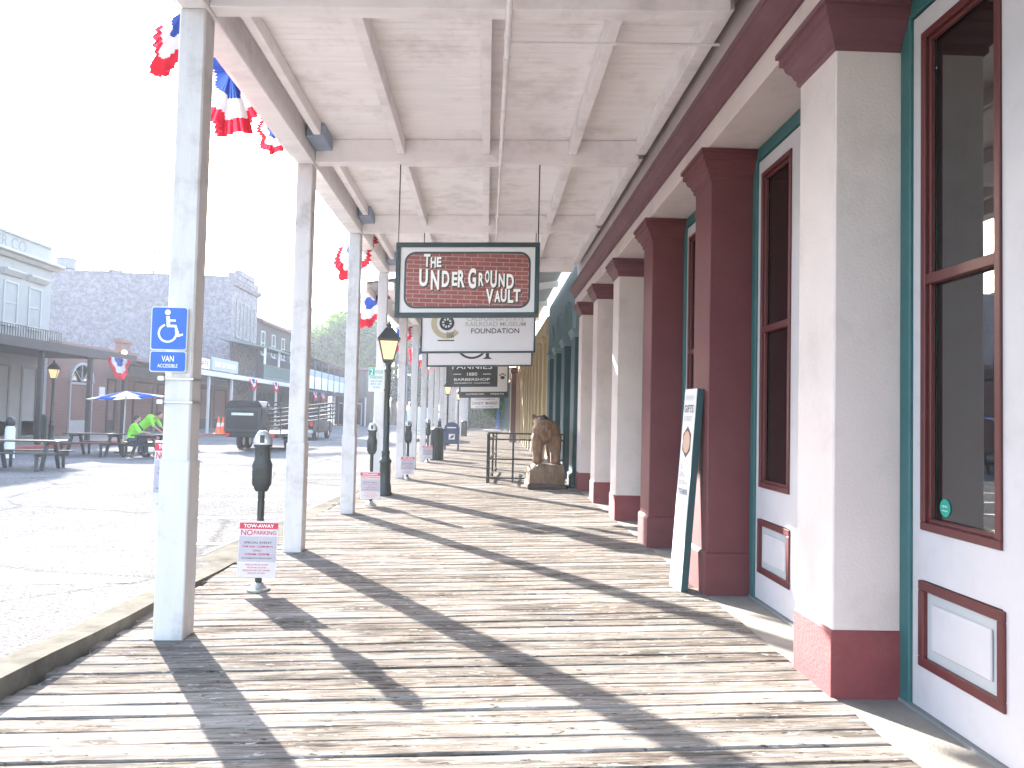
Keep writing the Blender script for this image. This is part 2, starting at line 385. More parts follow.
def text(body, mat, parent, w, h, place, name='lettering', align=.5, bold=.008, spacing=1.0):
    """lettering fitted in w x h, mapped by place(u, v, d) with u right and v up from its centre"""
    cu = bpy.data.curves.new('t', 'FONT'); cu.body = body; cu.size = 1; cu.extrude = 0; cu.offset = bold; cu.space_character = spacing; cu.resolution_u = 4
    ob = bpy.data.objects.new('t', cu); col.objects.link(ob); bpy.context.view_layer.update()
    me = bpy.data.meshes.new_from_object(ob.evaluated_get(bpy.context.evaluated_depsgraph_get()))
    bpy.data.objects.remove(ob)
    vs = [v.co.copy() for v in me.vertices]; fs = [tuple(p.vertices) for p in me.polygons]; bpy.data.meshes.remove(me)
    x0 = min(v.x for v in vs); x1 = max(v.x for v in vs); y0 = min(v.y for v in vs); y1 = max(v.y for v in vs)
    sy = h/max(1e-6, y1-y0); sx = w/max(1e-6, x1-x0)
    mb = MB(); n = len(vs)
    mb.v = [tuple(place((v.x-(x0+x1)/2)*sx, (v.y-(y0+y1)/2)*sy, 0)) for v in vs]
    mb.f = fs
    return mb.build(name, mat, parent)
def rrect(w, h, r, n=6):
    pts = []
    for cx, cz, a in ((w/2-r, h/2-r, 0), (-w/2+r, h/2-r, 90), (-w/2+r, -h/2+r, 180), (w/2-r, -h/2+r, 270)):
        for i in range(n+1): t = R(a+90*i/n); pts.append((cx+r*math.cos(t), cz+r*math.sin(t)))
    return pts
def deckz(x): return .03*x

# ================================================================ SETTING
g = MB().add([(-1500, -300, -.6), (1500, -300, -.6), (1500, 2500, -.6), (-1500, 2500, -.6)], [(0, 1, 2, 3)])
struct('ground', g, 'ground_dirt')

def road_z(y):
    if y > 9: return -.10
    if y > 3: return -.10+(9-y)/6*.17
    return .07
# street sheet: gently ramped towards the near end
ys = [-40, -10, 0, 2, 3, 4, 5, 6, 7, 8, 9, 12, 20, 40, 80, 140, 260]
xs = [-17, -14, -11, -8, -6, -4.5, -3.4, -2.8]
mb = MB(); v = [(x, y, road_z(y)) for y in ys for x in xs]; n = len(xs)
mb.add(v, [(j*n+i, j*n+i+1, (j+1)*n+i+1, (j+1)*n+i) for j in range(len(ys)-1) for i in range(n-1)])
road = struct('street', mb, ASPH)
# cross street beyond the last buildings
struct('cross_street', MB().add([(-120, 104, -.106), (-17.01, 104, -.106), (-17.01, 118, -.106), (-120, 118, -.106)], [(0, 1, 2, 3)]), ASPH)
# painted stall lines
for i, (y0) in enumerate((5.0, 7.35, 9.75, 12.2, 14.7, 17.2, 19.8, 22.4)):
    mb = MB(); xs2 = [-9.2+k*.5 for k in range(13)]
    for a, b in zip(xs2[:-1], xs2[1:]):
        ya, yb = y0+.16*(a+3.2), y0+.16*(b+3.2)
        mb.add([(a, ya-.05, road_z(ya-.05)+.006), (b, yb-.05, road_z(yb-.05)+.006), (b, yb+.05, road_z(yb+.05)+.006), (a, ya+.05, road_z(ya+.05)+.006)], [(0, 1, 2, 3)])
    o = struct('parking_line', mb, 'line_white')
# kerb beside the boardwalk: stands proud near the camera, sinks flush further on
mb = MB(); ks = [-3+.5*k for k in range(24)]
for a, b in zip(ks[:-1], ks[1:]):
    za, zb = road_z(a)+.012+.006*math.sin(a*3), road_z(b)+.012+.006*math.sin(b*3)
    mb.add([(-2.86, a, -.4), (-2.63, a, -.4), (-2.63, a, za), (-2.86, a, za), (-2.86, b, -.4), (-2.63, b, -.4), (-2.63, b, zb), (-2.86, b, zb)],
           [(3, 2, 6, 7), (1, 5, 6, 2), (0, 3, 7, 4)])
mb.add([(-2.86, 8.5, -.4), (-2.63, 8.5, -.4), (-2.63, 8.5, -.08), (-2.86, 8.5, -.08)], [(0, 1, 2, 3)])
struct('kerb', mb, 'kerb_concrete')
mb = MB()
for a, b in zip(range(9, 100, 3), range(12, 103, 3)):
    w0, w1 = [-3.12+min(1, max(0, (t-9)/9))*.42 for t in (a, b)]
    if a == 9: a = 8.52
    mb.add([(w0, a, -.3), (-2.6, a, -.3), (-2.6, a, -.085), (w0, a, -.085), (w1, b, -.3), (-2.6, b, -.3), (-2.6, b, -.085), (w1, b, -.085)],
           [(3, 2, 6, 7), (1, 5, 6, 2), (0, 3, 7, 4), (0, 1, 2, 3)])
struct('gutter', mb, 'kerb_concrete')
mb = MB()
for a, b in zip(range(9, 60, 3), range(12, 63, 3)):
    w0, w1 = [-3.14+min(1, max(0, (t-9)/9))*.42 for t in (a, b)]
    mb.add([(w0-.035, a, -.0955), (w0, a, -.0955), (w1, b, -.0955), (w1-.035, b, -.0955)], [(0, 1, 2, 3)])
struct('gutter_joint', mb, 'substrate')

# boardwalk: dark joists below, every plank laid singly
SLR = -math.atan(.03)
bw = struct('boardwalk', MB().box(-2.5, 1.92, -2, 92, -.32, -.056), 'substrate'); bw.rotation_euler = (0, SLR, 0)
rnd = random.Random(5)
def plank_mesh(wd, x0, x1, seed, nx=11):
    r = random.Random(seed); t = .05; v = []; f = []
    for i in range(nx+1):
        x = x0+(x1-x0)*i/nx; e0, e1 = r.uniform(-.003, .004), r.uniform(-.004, .003); dz = r.uniform(-.003, .003); c = r.uniform(-.003, .002)
        b0, b1 = r.uniform(.003, .011), r.uniform(.003, .011)
        v += [(x, -wd/2+e0, -t), (x, -wd/2+e0, -b0+dz), (x, -wd/2+e0+b0*1.2, dz), (x, 0, dz+c), (x, wd/2+e1-b1*1.2, dz), (x, wd/2+e1, -b1+dz), (x, wd/2+e1, -t)]
    for i in range(nx):
        for k in range(6): f.append((i*7+k, (i+1)*7+k, (i+1)*7+k+1, i*7+k+1))
    f += [tuple(range(7)), tuple(range((nx+1)*7-1, nx*7-1, -1))]
    return v, f
PW, PITCHY = .1645, .1755
pm = []
for k in range(14):
    v, f = plank_mesh(PW+rnd.uniform(-.006, .006), -2.6+rnd.uniform(-.07, .04), 1.93+rnd.uniform(-.006, .004), 100+k)
    me = bpy.data.meshes.new('plank'); me.from_pydata(v, [], f); me.materials.append(PLANK)
    bm = bmesh.new(); bm.from_mesh(me); bmesh.ops.recalc_face_normals(bm, faces=bm.faces); bm.to_mesh(me); bm.free()
    me.polygons.foreach_set('use_smooth', [True]*len(me.polygons)); me.set_sharp_from_angle(angle=R(18)); pm.append(me)
y = .6; i = 0
while i < 298:
    o = bpy.data.objects.new('plank', pm[rnd.randrange(14)]); col.objects.link(o); o.parent = bw
    o.location = (0, y, rnd.uniform(-.003, .002)); o.rotation_euler = (rnd.uniform(-.005, .008), 0, rnd.uniform(-.0015, .0015))
    y += PITCHY+rnd.uniform(-.002, .002); i += 1
mb = MB()
while y < 91:
    v, f = plank_mesh(PW, -2.6, 1.93, i, 1); mb.add([(a, b+y, c) for a, b, c in v], f); y += PITCHY; i += 1
tag(mb.build('far_planks', PLANK, bw), kind='stuff')
# concrete threshold strip along the shop fronts
struct('threshold', MB().box(1.936, 2.9, -2, 17.2, -.3, .05), 'concrete', bev=.004)
struct('threshold', MB().box(1.936, 2.9, 17.21, 92, -.3, .048), 'concrete', bev=.004)
# far side pavement
struct('far_pavement', MB().box(-21.2, -17.0, 4, 104, -.5, .04), 'concrete', bev=.02)
struct('far_kerb', MB().box(-16.99, -16.8, 4, 104, -.5, .03), 'red_kerb', bev=.02)

# ================================================================ CANOPY OVER THE BOARDWALK
POSTS = [2.2, 5.7, 9.2, 12.68, 16.15]
can = thing('boardwalk_canopy', (0, 7, 0), 'cream painted timber canopy with beams roofing the near boardwalk', 'canopy')
# ceiling of narrow boards (too narrow to pick apart), laid across
mb = MB(); y = -1.2
while y < 16.3:
    mb.box(-2.3, 1.9, y, y+.098, 4.80, 4.83); y += .1025
tag(mb.shear().build('ceiling_boards', 'ceiling_paint', can), kind='stuff')
MB().box(-2.55, 1.92, -1.2, 16.45, 4.835, 4.9).shear().build('roof_deck', 'corrugated', can)
for i, py in enumerate(POSTS+[-1.2]):
    MB().box(-2.07, 1.74, py-.075, py+.075, 4.52, 4.797).shear().build('beam', 'beam_paint', can, bev=.006)
for a, b in zip([-1.2]+POSTS[:-1], POSTS):
    for x in (-1.07, -.07, .95):
        MB().box(x-.045, x+.045, a+.08, b-.08, 4.62, 4.796).shear().build('joist', 'beam_paint', can, bev=.004)
    # ledger against the wall
    MB().box(1.70, 1.82, a+.08, b-.08, 4.62, 4.796).shear().build('ledger', 'beam_paint', can, bev=.006)
    # inner strip along the post line
    MB().box(-1.98, -1.9, a+.08, b-.08, 4.66, 4.796).shear().build('trim_strip', 'beam_paint', can, bev=.006)
    # bolted block at each post head
    MB().box(-2.06, -1.86, b-.60, b-.12, 4.64, 4.795).shear().build('block', 'pale_blue', can, bev=.01)
MB().box(-2.27, -2.075, -1.2, 16.3, 4.50, 4.797).shear().build('eave_beam', 'beam_paint', can, bev=.008)
MB().box(-2.36, -2.275, -1.2, 16.3, 4.58, 4.833).shear().build('fascia', 'beam_paint', can, bev=.006)
MB().box(-2.42, -2.365, -1.2, 16.3, 4.70, 4.834).shear().build('gutter_moulding', 'beam_paint', can, bev=.01)
def post(parent, x, y, z1, mat='post_paint', w=.095):
    mb = MB(); z0 = deckz(x)-.01
    mb.box(x-w, x+w, y-w, y+w, z0, z1)
    o = mb.build('post', mat, parent, bev=.012)
    return o
for py in POSTS:
    p = post(can, -2.18, py, 4.437)
    MB().box(-2.285, -2.075, py-.105, py+.105, deckz(-2.18)-.01, 1.18).build('sleeve', 'post_paint', p, bev=.008)
for py in POSTS:
    pass
# conduit
pp = MB(); pp.tube((.10, -1.1, 4.493), (.10, 9.0, 4.493), .024, n=10); pp.tube((.10, 9.0, 4.493), (.10, 16.0, 4.493), .015, n=10)
conduit = soften(pp.build('conduit', 'beam_paint', can))
for cy in (3.2, 5.95, 6.35, 7.75, 9.0, 11.5):
    soften(MB().tube((.10, cy-.03, 4.493), (.10, cy+.03, 4.493), .032, n=12).build('coupling', 'beam_paint', conduit))
soften(MB().tube((.12, 6.1, 4.5), (1.80, 6.1, 4.5), .011, n=8).shear().build('branch_conduit', 'beam_paint', can))

# ================================================================ NEAR SHOP BUILDING
shop = thing('shop_building', (2.4, 7, 0), 'near shop front with white and maroon columns and tall glazed doors', 'building')
COLY = [1.82, 4.27, 6.72, 9.12, 11.46, 13.72, 15.92]; CLEN = .50; CX0, CX1 = 1.92, 2.36
for i, cy in enumerate(COLY):
    maroon = i in (2, 3); sm = 'column_maroon' if maroon else 'column_white'
    c = MB().loft(CX0, CX1, cy, cy+CLEN, [(0, .4), (0, 3.66)]).build('column', sm, shop, bev=.008)
    pr = [(.022, .02), (.022, .385), (.016, .405), (0, .42)] if maroon else [(.012, .02), (.012, .41), (.004, .42)]
    MB().loft(CX0, CX1, cy, cy+CLEN, pr).build('plinth', 'column_maroon' if maroon else 'plinth_red', c, bev=.005)
    MB().loft(CX0, CX1, cy, cy+CLEN, [(.004, 3.645), (.018, 3.66), (.018, 3.69), (.03, 3.70), (.04, 3.73), (.068, 3.76), (.08, 3.80), (.10, 3.81), (.10, 3.86), (.118, 3.865), (.118, 3.897)]).build('capital', 'column_maroon' if maroon else 'cornice_maroon', c)
# architrave, cornice, frieze
MB().box(1.86, 2.9, -1.2, 16.75, 3.90, 4.10).build('architrave', 'column_white', shop, bev=.006)
prof = [(1.90, 4.09), (1.835, 4.09), (1.83, 4.13), (1.81, 4.14), (1.80, 4.18), (1.775, 4.215), (1.755, 4.23), (1.745, 4.25), (1.73, 4.255), (1.73, 4.31), (1.90, 4.33)]
MB().prism(prof, 1, -1.2, 16.7).build('cornice', 'cornice_maroon', shop)
MB().box(1.90, 2.9, -1.2, 16.75, 4.103, 5.2).build('frieze', 'column_white', shop)
MB().box(1.93, 2.9, -1.2, 16.75, 5.2, 8.6).build('upper_wall', 'column_white', shop)
for i in range(5):
    mbw = MB().ring(0, 1.90, 1.99, 1.2+i*3.1, 2.3+i*3.1, 5.9, 7.9, .09); wdw = mbw.build('window', 'door_white', shop)
    MB().box(1.92, 1.928, 1.3+i*3.1, 2.2+i*3.1, 6.0, 7.8).build('pane', GLASS2, wdw)
# room behind the glass
mb = MB().box(5.6, 5.7, -1.2, 16.7, .03, 3.9).box(2.9, 5.6, -1.2, 16.7, .03, .06).box(2.9, 5.6, 16.6, 16.7, .06, 3.9).box(2.9, 5.6, -1.2, -1.1, .06, 3.9).box(2.9, 5.6, -1.1, 16.6, 3.85, 3.9)
mb.build('interior', 'interior', shop)
for yy in (5.3, 9.9, 14.4):
    MB().box(2.9, 5.6, yy, yy+.1, .06, 3.85).build('partition', 'interior', shop)
DX = 2.31
M('screen', (.44, .56, .50), .9, .1, 2)
for y0_, y1_ in ((3.62, 4.25), (2.4, 3.1), (5.0, 6.3), (7.4, 8.9), (9.8, 11.2), (12.2, 13.6)):
    MB().box(2.62, 2.65, y0_, y1_, .06, 3.84).build('screen', 'screen', shop)
def leaf(y0, y1, parent, near_stile, far_stile):
    """one door leaf: stiles and rails round a tall two-light window, moulded panel below"""
    d = MB()
    g0, g1 = y0+near_stile, y1-far_stile
    d.box(DX, DX+.05, y0, g0, .07, 3.78).box(DX, DX+.05, g1, y1, .07, 3.78)
    d.box(DX, DX+.05, g0, g1, 3.66, 3.78).box(DX, DX+.05, g0, g1, .74, 1.0).box(DX, DX+.05, g0, g1, .07, .30)
    door = d.build('door', 'door_white', parent)
    fr = MB().ring(0, DX-.014, DX+.03, g0, g1, 1.0, 3.66, .042)
    fr.ring(0, DX+.006, DX+.034, g0+.042, g1-.042, 1.042, 3.618, .022)
    fr.box(DX-.01, DX+.034, g0+.042, g1-.042, 2.29, 2.345)
    fr.build('window_frame', 'door_red', door, bev=.004)
    MB().box(DX+.036, DX+.042, g0+.04, g1-.04, 1.04, 3.62).build('pane', GLASS, door)
    MB().ring(0, DX-.014, DX+.03, g0-.02, g1+.02, .29, .735, .05).build('panel_moulding', 'door_red', door, bev=.005)
    MB().box(DX+.012, DX+.04, g0+.03, g1-.03, .335, .69).build('panel_bed', 'panel_grey', door)
    MB().loft(DX, DX+.012, g0+.085, g1-.085, [(0, .395), (0, .63)]).build('raised_panel', 'door_white', door, bev=.005)
    return door
ends = COLY+[18.2]
for i in range(len(COLY)-1):
    a, b = COLY[i]+CLEN, COLY[i+1]
    bay = MB()
    bay.box(DX-.02, DX+.09, a, a+.10, .05, 3.90).box(DX-.02, DX+.09, b-.10, b, .05, 3.90).box(DX-.02, DX+.09, a+.1, b-.1, 3.79, 3.899)
    jamb = bay.build('door_frame', 'teal_paint', shop, bev=.006)
    lo = b-.10-.90
    MB().box(DX-.03, DX+.1, a, b, .045, .068).build('sill', 'shutter', jamb)
    leaf(lo, b-.103, shop, .16, .09)
    leaf(a+.103, lo-.006, shop, .09, .15)
# round green sticker low on the nearest door glass
st = thing('window_sticker', (DX+.03, 3.925, 1.09), 'round green sticker low in the nearest door window', 'sticker')
mb = MB(); mb.prism([(3.925+.045*math.cos(2*math.pi*k/24), 1.13+.045*math.sin(2*math.pi*k/24)) for k in range(24)], 0, DX+.031, DX+.034); mb.build('disc', 'sign_green', st)
text('open', 'letter_white', st, .048, .012, lambda u, v, d: (DX+.029, 3.925-u, 1.137+v))
text('welcome', 'letter_white', st, .052, .009, lambda u, v, d: (DX+.029, 3.925-u, 1.117+v))

# ================================================================ FURTHER BUILDINGS ON THE RIGHT
tb = thing('arcade_building', (2.4, 20, 0), 'blue green shop front with round arches beyond the white columns', 'building')
AX = 1.88
mb = MB(); mb.box(AX+.55, 3.0, 16.77, 24.4, .04, 4.2); mb.build('back_wall', 'teal_dark', tb)
bays = [(16.8, 17.55), (19.05, 19.8), (21.3, 22.05), (23.5, 24.25)]
for a, b in bays:
    c = MB().box(AX, AX+.5, a, b, .04, 3.3).build('pier', 'teal_dark', tb, bev=.015)
    MB().loft(AX, AX+.5, a, b, [(0, 3.28), (.03, 3.3), (.03, 3.36), (.06, 3.40), (.07, 3.46)]).build('capital', 'teal_light', c)
    MB().loft(AX, AX+.5, a, b, [(.03, .03), (.03, .3), (0, .34)]).build('plinth', 'teal_dark', c)
for k in range(3):
    a, b = bays[k][1], bays[k+1][0]; cy = (a+b)/2; r = (b-a)/2
    pts = [(cy+r*math.cos(R(180-15*j)), 3.46+r*math.sin(R(180-15*j))) for j in range(13)]
    poly = [(bays[k][0], 3.462), (a, 3.462)]+pts[1:-1]+[(b, 3.462), (b+.02, 3.462), (b+.02, 5.6), (bays[k][0], 5.6)]
    arch = MB(); arch.prism(poly, 0, AX+.02, AX+.4); arch.build('arch_wall', 'teal_light', tb)
    tr = MB()
    for j in range(12): tr.bar((AX-.004, *pts[j]), (AX-.004, *pts[j+1]), .05, .1, up=(1, 0, 0))
    tr.build('arch_trim', 'teal_light', tb)
    dr = MB().ring(0, AX+.45, AX+.54, a+.05, b-.05, .06, 3.3, .12); dd = dr.build('door', 'teal_dark', tb)
    MB().box(AX+.5, AX+.51, a+.17, b-.17, .9, 3.18).build('pane', GLASS2, dd)
MB().box(AX+.02, AX+.4, 23.5, 24.4, 3.462, 5.6).build('end_wall', 'teal_light', tb)
MB().box(AX+.41, 3.0, 16.77, 24.4, 4.2, 8.4).build('upper_wall', 'teal_light', tb)
def pilaster_building(name, y0, y1, bay, wall, pil, label, ztop=4.3, pw=.45, x=1.9):
    t = thing(name, (2.4, (y0+y1)/2, 0), label, 'building')
    MB().box(x+.3, 3.2, y0, y1, .04, ztop+4).build('wall', wall, t)
    y = y0
    while y < y1-.2:
        c = MB().box(x, x+.32, y, y+pw, .04, ztop-.25).build('pilaster', pil, t, bev=.02)
        MB().loft(x, x+.3, y, y+pw, [(0, ztop-.27), (.05, ztop-.2), (.08, ztop-.1), (.08, ztop-.05)]).build('capital', pil, c)
        w_ = MB().ring(0, x+.24, x+.31, y+pw+.15, min(y1, y+bay)-.15, .08, 3.3, .13).build('door', wall, t)
        MB().box(x+.27, x+.28, y+pw+.28, min(y1, y+bay)-.28, .7, 3.17).build('pane', GLASS2, w_)
        y += bay
    MB().box(x-.05, x+.4, y0, y1, ztop-.04, ztop+.4).build('entablature', wall, t, bev=.02)
    return t
pilaster_building('pilaster_building', 24.5, 46, 2.1, 'yellow_wall', 'yellow_wall', 'cream yellow shop front with a long row of pilasters')
pilaster_building('shop_building', 46.2, 60, 3.4, 'tan_pink', 'tan_pink', 'pinkish tan shop front beyond the yellow pilasters', pw=1.0, x=1.75)
pilaster_building('shop_building', 60.2, 92, 4.0, 'yellow_wall', 'teal_light', 'farthest pale yellow shop front at the end of the boardwalk', pw=.6)
# brown and blue timbers standing before the far fronts
t = thing('shop_pier', (1.55, 44.5, 0), 'dark brown timber pier standing before the pinkish shop front', 'pier')
MB().box(1.4, 1.68, 44.4, 44.7, .03, 4.3).build('shaft', 'brown_pier', t, bev=.02); MB().loft(1.4, 1.68, 44.4, 44.7, [(.05, .03), (.05, .5), (0, .56)]).build('plinth', 'brown_pier', t)
MB().loft(1.4, 1.68, 44.4, 44.7, [(0, 3.9), (.06, 4.0), (.06, 4.2)]).build('capital', 'brown_pier', t)
t = thing('blue_post', (1.2, 76, 0), 'bright blue square post near the end of the boardwalk', 'post')
MB().box(1.05, 1.35, 75.9, 76.2, .03, 4.2).build('shaft', 'ada_blue', t, bev=.02); MB().loft(1.05, 1.35, 75.9, 76.2, [(.05, .03), (.05, .4), (0, .45)]).build('plinth', 'ada_blue', t)

def far_canopy(name, y0, y1, label, zw, zp, roofmat, wall_x=1.75, sp=3.48, first=None):
    t = thing(name, (0, (y0+y1)/2, 0), label, 'canopy'); k = (zw-zp)/(wall_x+2.6)
    def zz(x): return zp+(x+2.6)*k
    mb = MB()
    y = y0
    while y < y1:      # ribbed sheeting
        mb.add([(-2.6, y, zz(-2.6)), (wall_x, y, zz(wall_x)), (wall_x, y+.12, zz(wall_x)), (-2.6, y+.12, zz(-2.6))], [(0, 1, 2, 3)])
        mb.add([(-2.6, y+.12, zz(-2.6)+.03), (wall_x, y+.12, zz(wall_x)+.03), (wall_x, y+.24, zz(wall_x)+.03), (-2.6, y+.24, zz(-2.6)+.03)], [(0, 1, 2, 3)])
        y += .24
    tag(mb.build('roof_sheets', roofmat, t), kind='stuff')
    MB().add([(-2.62, y0, zz(-2.6)+.06), (wall_x, y0, zz(wall_x)+.06), (wall_x, y1, zz(wall_x)+.06), (-2.62, y1, zz(-2.6)+.06)], [(0, 1, 2, 3)]).build('roof_cover', 'corrugated', t)
    y = first or y0+1
    while y < y1:
        post(t, -2.12, y, zz(-2.12)-.18)
        MB().add([(-2.4, y-.05, zz(-2.4)-.17), (wall_x, y-.05, zz(wall_x)-.17), (wall_x, y+.05, zz(wall_x)-.17), (-2.4, y+.05, zz(-2.4)-.17),
                  (-2.4, y-.05, zz(-2.4)-.01), (wall_x, y-.05, zz(wall_x)-.01), (wall_x, y+.05, zz(wall_x)-.01), (-2.4, y+.05, zz(-2.4)-.01)],
                 [(0, 3, 2, 1), (4, 5, 6, 7), (0, 1, 5, 4), (1, 2, 6, 5), (2, 3, 7, 6), (3, 0, 4, 7)]).build('rafter', 'beam_paint', t)
        y += sp
    MB().box(-2.22, -2.02, y0, y1, zz(-2.12)-.18, zz(-2.12)-.02).build('eave_beam', 'beam_paint', t)
    MB().box(-2.66, -2.6, y0, y1, zp-.12, zp+.08).build('fascia', 'beam_paint', t)
    return t
far_canopy('boardwalk_canopy', 16.6, 46, 'grey corrugated shed canopy beyond the timber canopy', 5.0, 4.25, 'corrugated', first=19.65)
far_canopy('boardwalk_canopy', 46.1, 91, 'flat pale canopy over the far end of the boardwalk', 4.35, 4.1, 'ceiling_paint', first=47.5)

# ================================================================ HANGING SIGNS
def arc_ring(mb, cx, cz, ro, ri, a0, a1, y0, y1, n=28, sx=1.):
    """flat arc in the XZ plane, given a little thickness"""
    for i in range(n):
        t0, t1 = R(a0+(a1-a0)*i/n), R(a0+(a1-a0)*(i+1)/n)
        q = [(cx+sx*ri*math.cos(t0), cz+ri*math.sin(t0)), (cx+sx*ro*math.cos(t0), cz+ro*math.sin(t0)), (cx+sx*ro*math.cos(t1), cz+ro*math.sin(t1)), (cx+sx*ri*math.cos(t1), cz+ri*math.sin(t1))]
        mb.prism(q, 1, y0, y1)
    return mb
def hang_sign(y, x0, x1, z0, z1, label, fw=.055, panel='sign_white', frame='sign_frame', ztop=4.52, rods=None, name='hanging_sign', dep=.10):
    t = thing(name, ((x0+x1)/2, y, z0), label, 'sign', 'signs hung under the canopy')
    f = MB().ring(1, y-dep/2, y+dep/2, x0, x1, z0, z1, fw); fo = f.shear().build('frame', frame, t, bev=.006)
    pn = MB().box(x0+fw-.002, x1-fw+.002, y-dep/2+.018, y+dep/2-.018, z0+fw-.002, z1-fw+.002).shear().build('panel', panel, t)
    for rx in (rods or (x0+.02, x1-.02)):
        soften(MB().tube((rx, y, z1-.01), (rx, y, ztop), .007, n=6).shear().build('rod', 'iron_black', t))
    return t, pn, y-dep/2+.018
def T(cx, cz, y): return lambda u, v, d: (cx+u, y, cz+v+.03*(cx+u))
# 1: brick print
X0, X1, Z0, Z1 = -1.10, .59, 2.70, 3.583
s1, pn, fy = hang_sign(9.2, X0, X1, Z0, Z1, 'framed sign with white letters on red brick print, nearest of the hung signs')
W1, H1 = X1-X0, Z1-Z0
def s1p(cx, cy): return X0+(cx-48)/925*W1, Z1-(cy-85)/477*H1
bx, bz = s1p(510, 325); bw_, bh_ = 812/925*W1, 362/477*H1
MB().prism([(bx+a, bz+b) for a, b in rrect(bw_, bh_, .13)], 1, fy-.004, fy+.002).shear().build('dark_border', 'sign_frame', s1)
MB().prism([(bx+a, bz+b) for a, b in rrect(bw_-.045, bh_-.045, .11)], 1, fy-.007, fy-.003).shear().build('brick_print', BRICKSIGN, s1)
letters = [('T', 248, 200, 42, 82), ('H', 288, 213, 34, 68), ('E', 325, 211, 30, 64),
           ('U', 228, 310, 56, 112), ('N', 302, 325, 55, 125), ('D', 370, 318, 48, 105), ('E', 428, 318, 36, 90), ('R', 471, 318, 46, 110), ('G', 540, 315, 52, 130), ('R', 598, 322, 34, 85),
           ('O', 637, 305, 28, 80), ('U', 678, 320, 42, 110), ('N', 730, 328, 40, 85), ('D', 785, 335, 48, 95),
           ('V', 655, 430, 48, 95), ('A', 705, 430, 38, 75), ('U', 745, 425, 38, 85), ('L', 790, 430, 36, 85), ('T', 830, 425, 46, 80)]
for ch, cx, cy, lw, lh in letters:
    px_, pz_ = s1p(cx, cy); lw2, lh2 = lw/925*W1, lh/477*H1
    text(ch, 'letter_white', s1, lw2*.98, lh2, T(px_, pz_, fy-.0125), name='letter', bold=.035)
    text(ch, 'letter_dark', s1, lw2*1.08, lh2*1.04, T(px_+.012, pz_-.013, fy-.010), name='letter_shadow', bold=.05)
# 2: railway museum foundation
s2, pn, fy = hang_sign(12.68, -1.09, .77, 2.555, 3.40, 'white framed sign with a tan ring logo and the word FOUNDATION', fw=.028)
k = .00232
def s2p(cx, cy): return -1.09+(cx-148)*k, 2.555+(300-cy)*k
for body, cx, cy, tw, th, mt in (('CALIFORNIA STATE', 668, 60, 400, 32, 'letter_grey'), ('RAILROAD MUSEUM', 670, 98, 420, 32, 'letter_grey'), ('FOUNDATION', 668, 146, 335, 36, 'letter_dark')):
    a, b = s2p(cx, cy); text(body, mt, s2, tw*k, th*k, T(a, b, fy-.003))
a, b = s2p(330, 90)
arc_ring(MB(), a, b, 110*k, 72*k, 38, 322, fy-.004, fy).shear().build('logo_ring', 'letter_tan', s2)
arc_ring(MB(), a, b, 52*k, 34*k, 0, 360, fy-.006, fy-.001).shear().build('logo_wheel', 'letter_dark', s2)
mb = MB()
for j in range(8):
    t_ = R(45*j+10); mb.prism([(a+34*k*math.cos(t_-.12), b+34*k*math.sin(t_-.12)), (a+34*k*math.cos(t_+.12), b+34*k*math.sin(t_+.12)), (a+18*k*math.cos(t_+.2), b+18*k*math.sin(t_+.2)), (a+18*k*math.cos(t_-.2), b+18*k*math.sin(t_-.2))], 1, fy-.006, fy-.001)
arc_ring(mb, a, b, 18*k, 2*k, 0, 360, fy-.0055, fy-.001); mb.shear().build('logo_hub', 'letter_dark', s2)
mb = MB()
for j in range(4): mb.prism([(a+(2+j*13)*k, b-65*k), (a+(8+j*13)*k, b-65*k), (a+(10+j*13)*k, b-105*k), (a+(4+j*13)*k, b-105*k)], 1, fy-.004, fy)
mb.prism([(a-62*k, b-118*k), (a+55*k, b-118*k), (a+55*k, b-126*k), (a-62*k, b-126*k)], 1, fy-.004, fy); mb.shear().build('logo_bars', 'letter_dark', s2)
# 3: big serif letters
s3, pn, fy = hang_sign(16.15, -1.25, .93, 2.55, 3.45, 'plain white framed sign with two large dark serif letters, third in line', fw=.03)
mb = arc_ring(MB(), -.32, 3.05, .345, .30, 0, 360, fy-.004, fy, 40); mb.shear().build('letter', 'letter_dark', s3)
mb = MB().box(-.035, .035, fy-.004, fy, 2.73, 3.34).prism([(-.1, 2.705), (.1, 2.705), (.035, 2.75), (-.035, 2.75)], 1, fy-.005, fy).box(-.2, .22, fy-.0045, fy, 3.30, 3.36)
mb.shear().build('letter', 'letter_dark', s3)
# 4: dark board
s4, pn, fy = hang_sign(26.4, -1.37, .36, 2.50, 3.45, 'dark board with pale lettering and a year, fourth hung sign', panel='letter_dark', frame='letter_dark', ztop=4.35)
for body, cz, tw, th in (('FANNIES', 3.18, 1.35, .16), ('1880', 2.93, .34, .11), ('BARBERSHOP', 2.75, 1.2, .09), ('SACRAMENTO  CALIFORNIA', 2.63, 1.2, .04)):
    text(body, 'letter_white', s4, tw, th, T(-.5, cz, fy-.003))
for xx in (-1.0, .0): MB().box(xx-.13, xx+.13, fy-.003, fy, 2.92, 2.94).shear().build('dash', 'letter_white', s4)
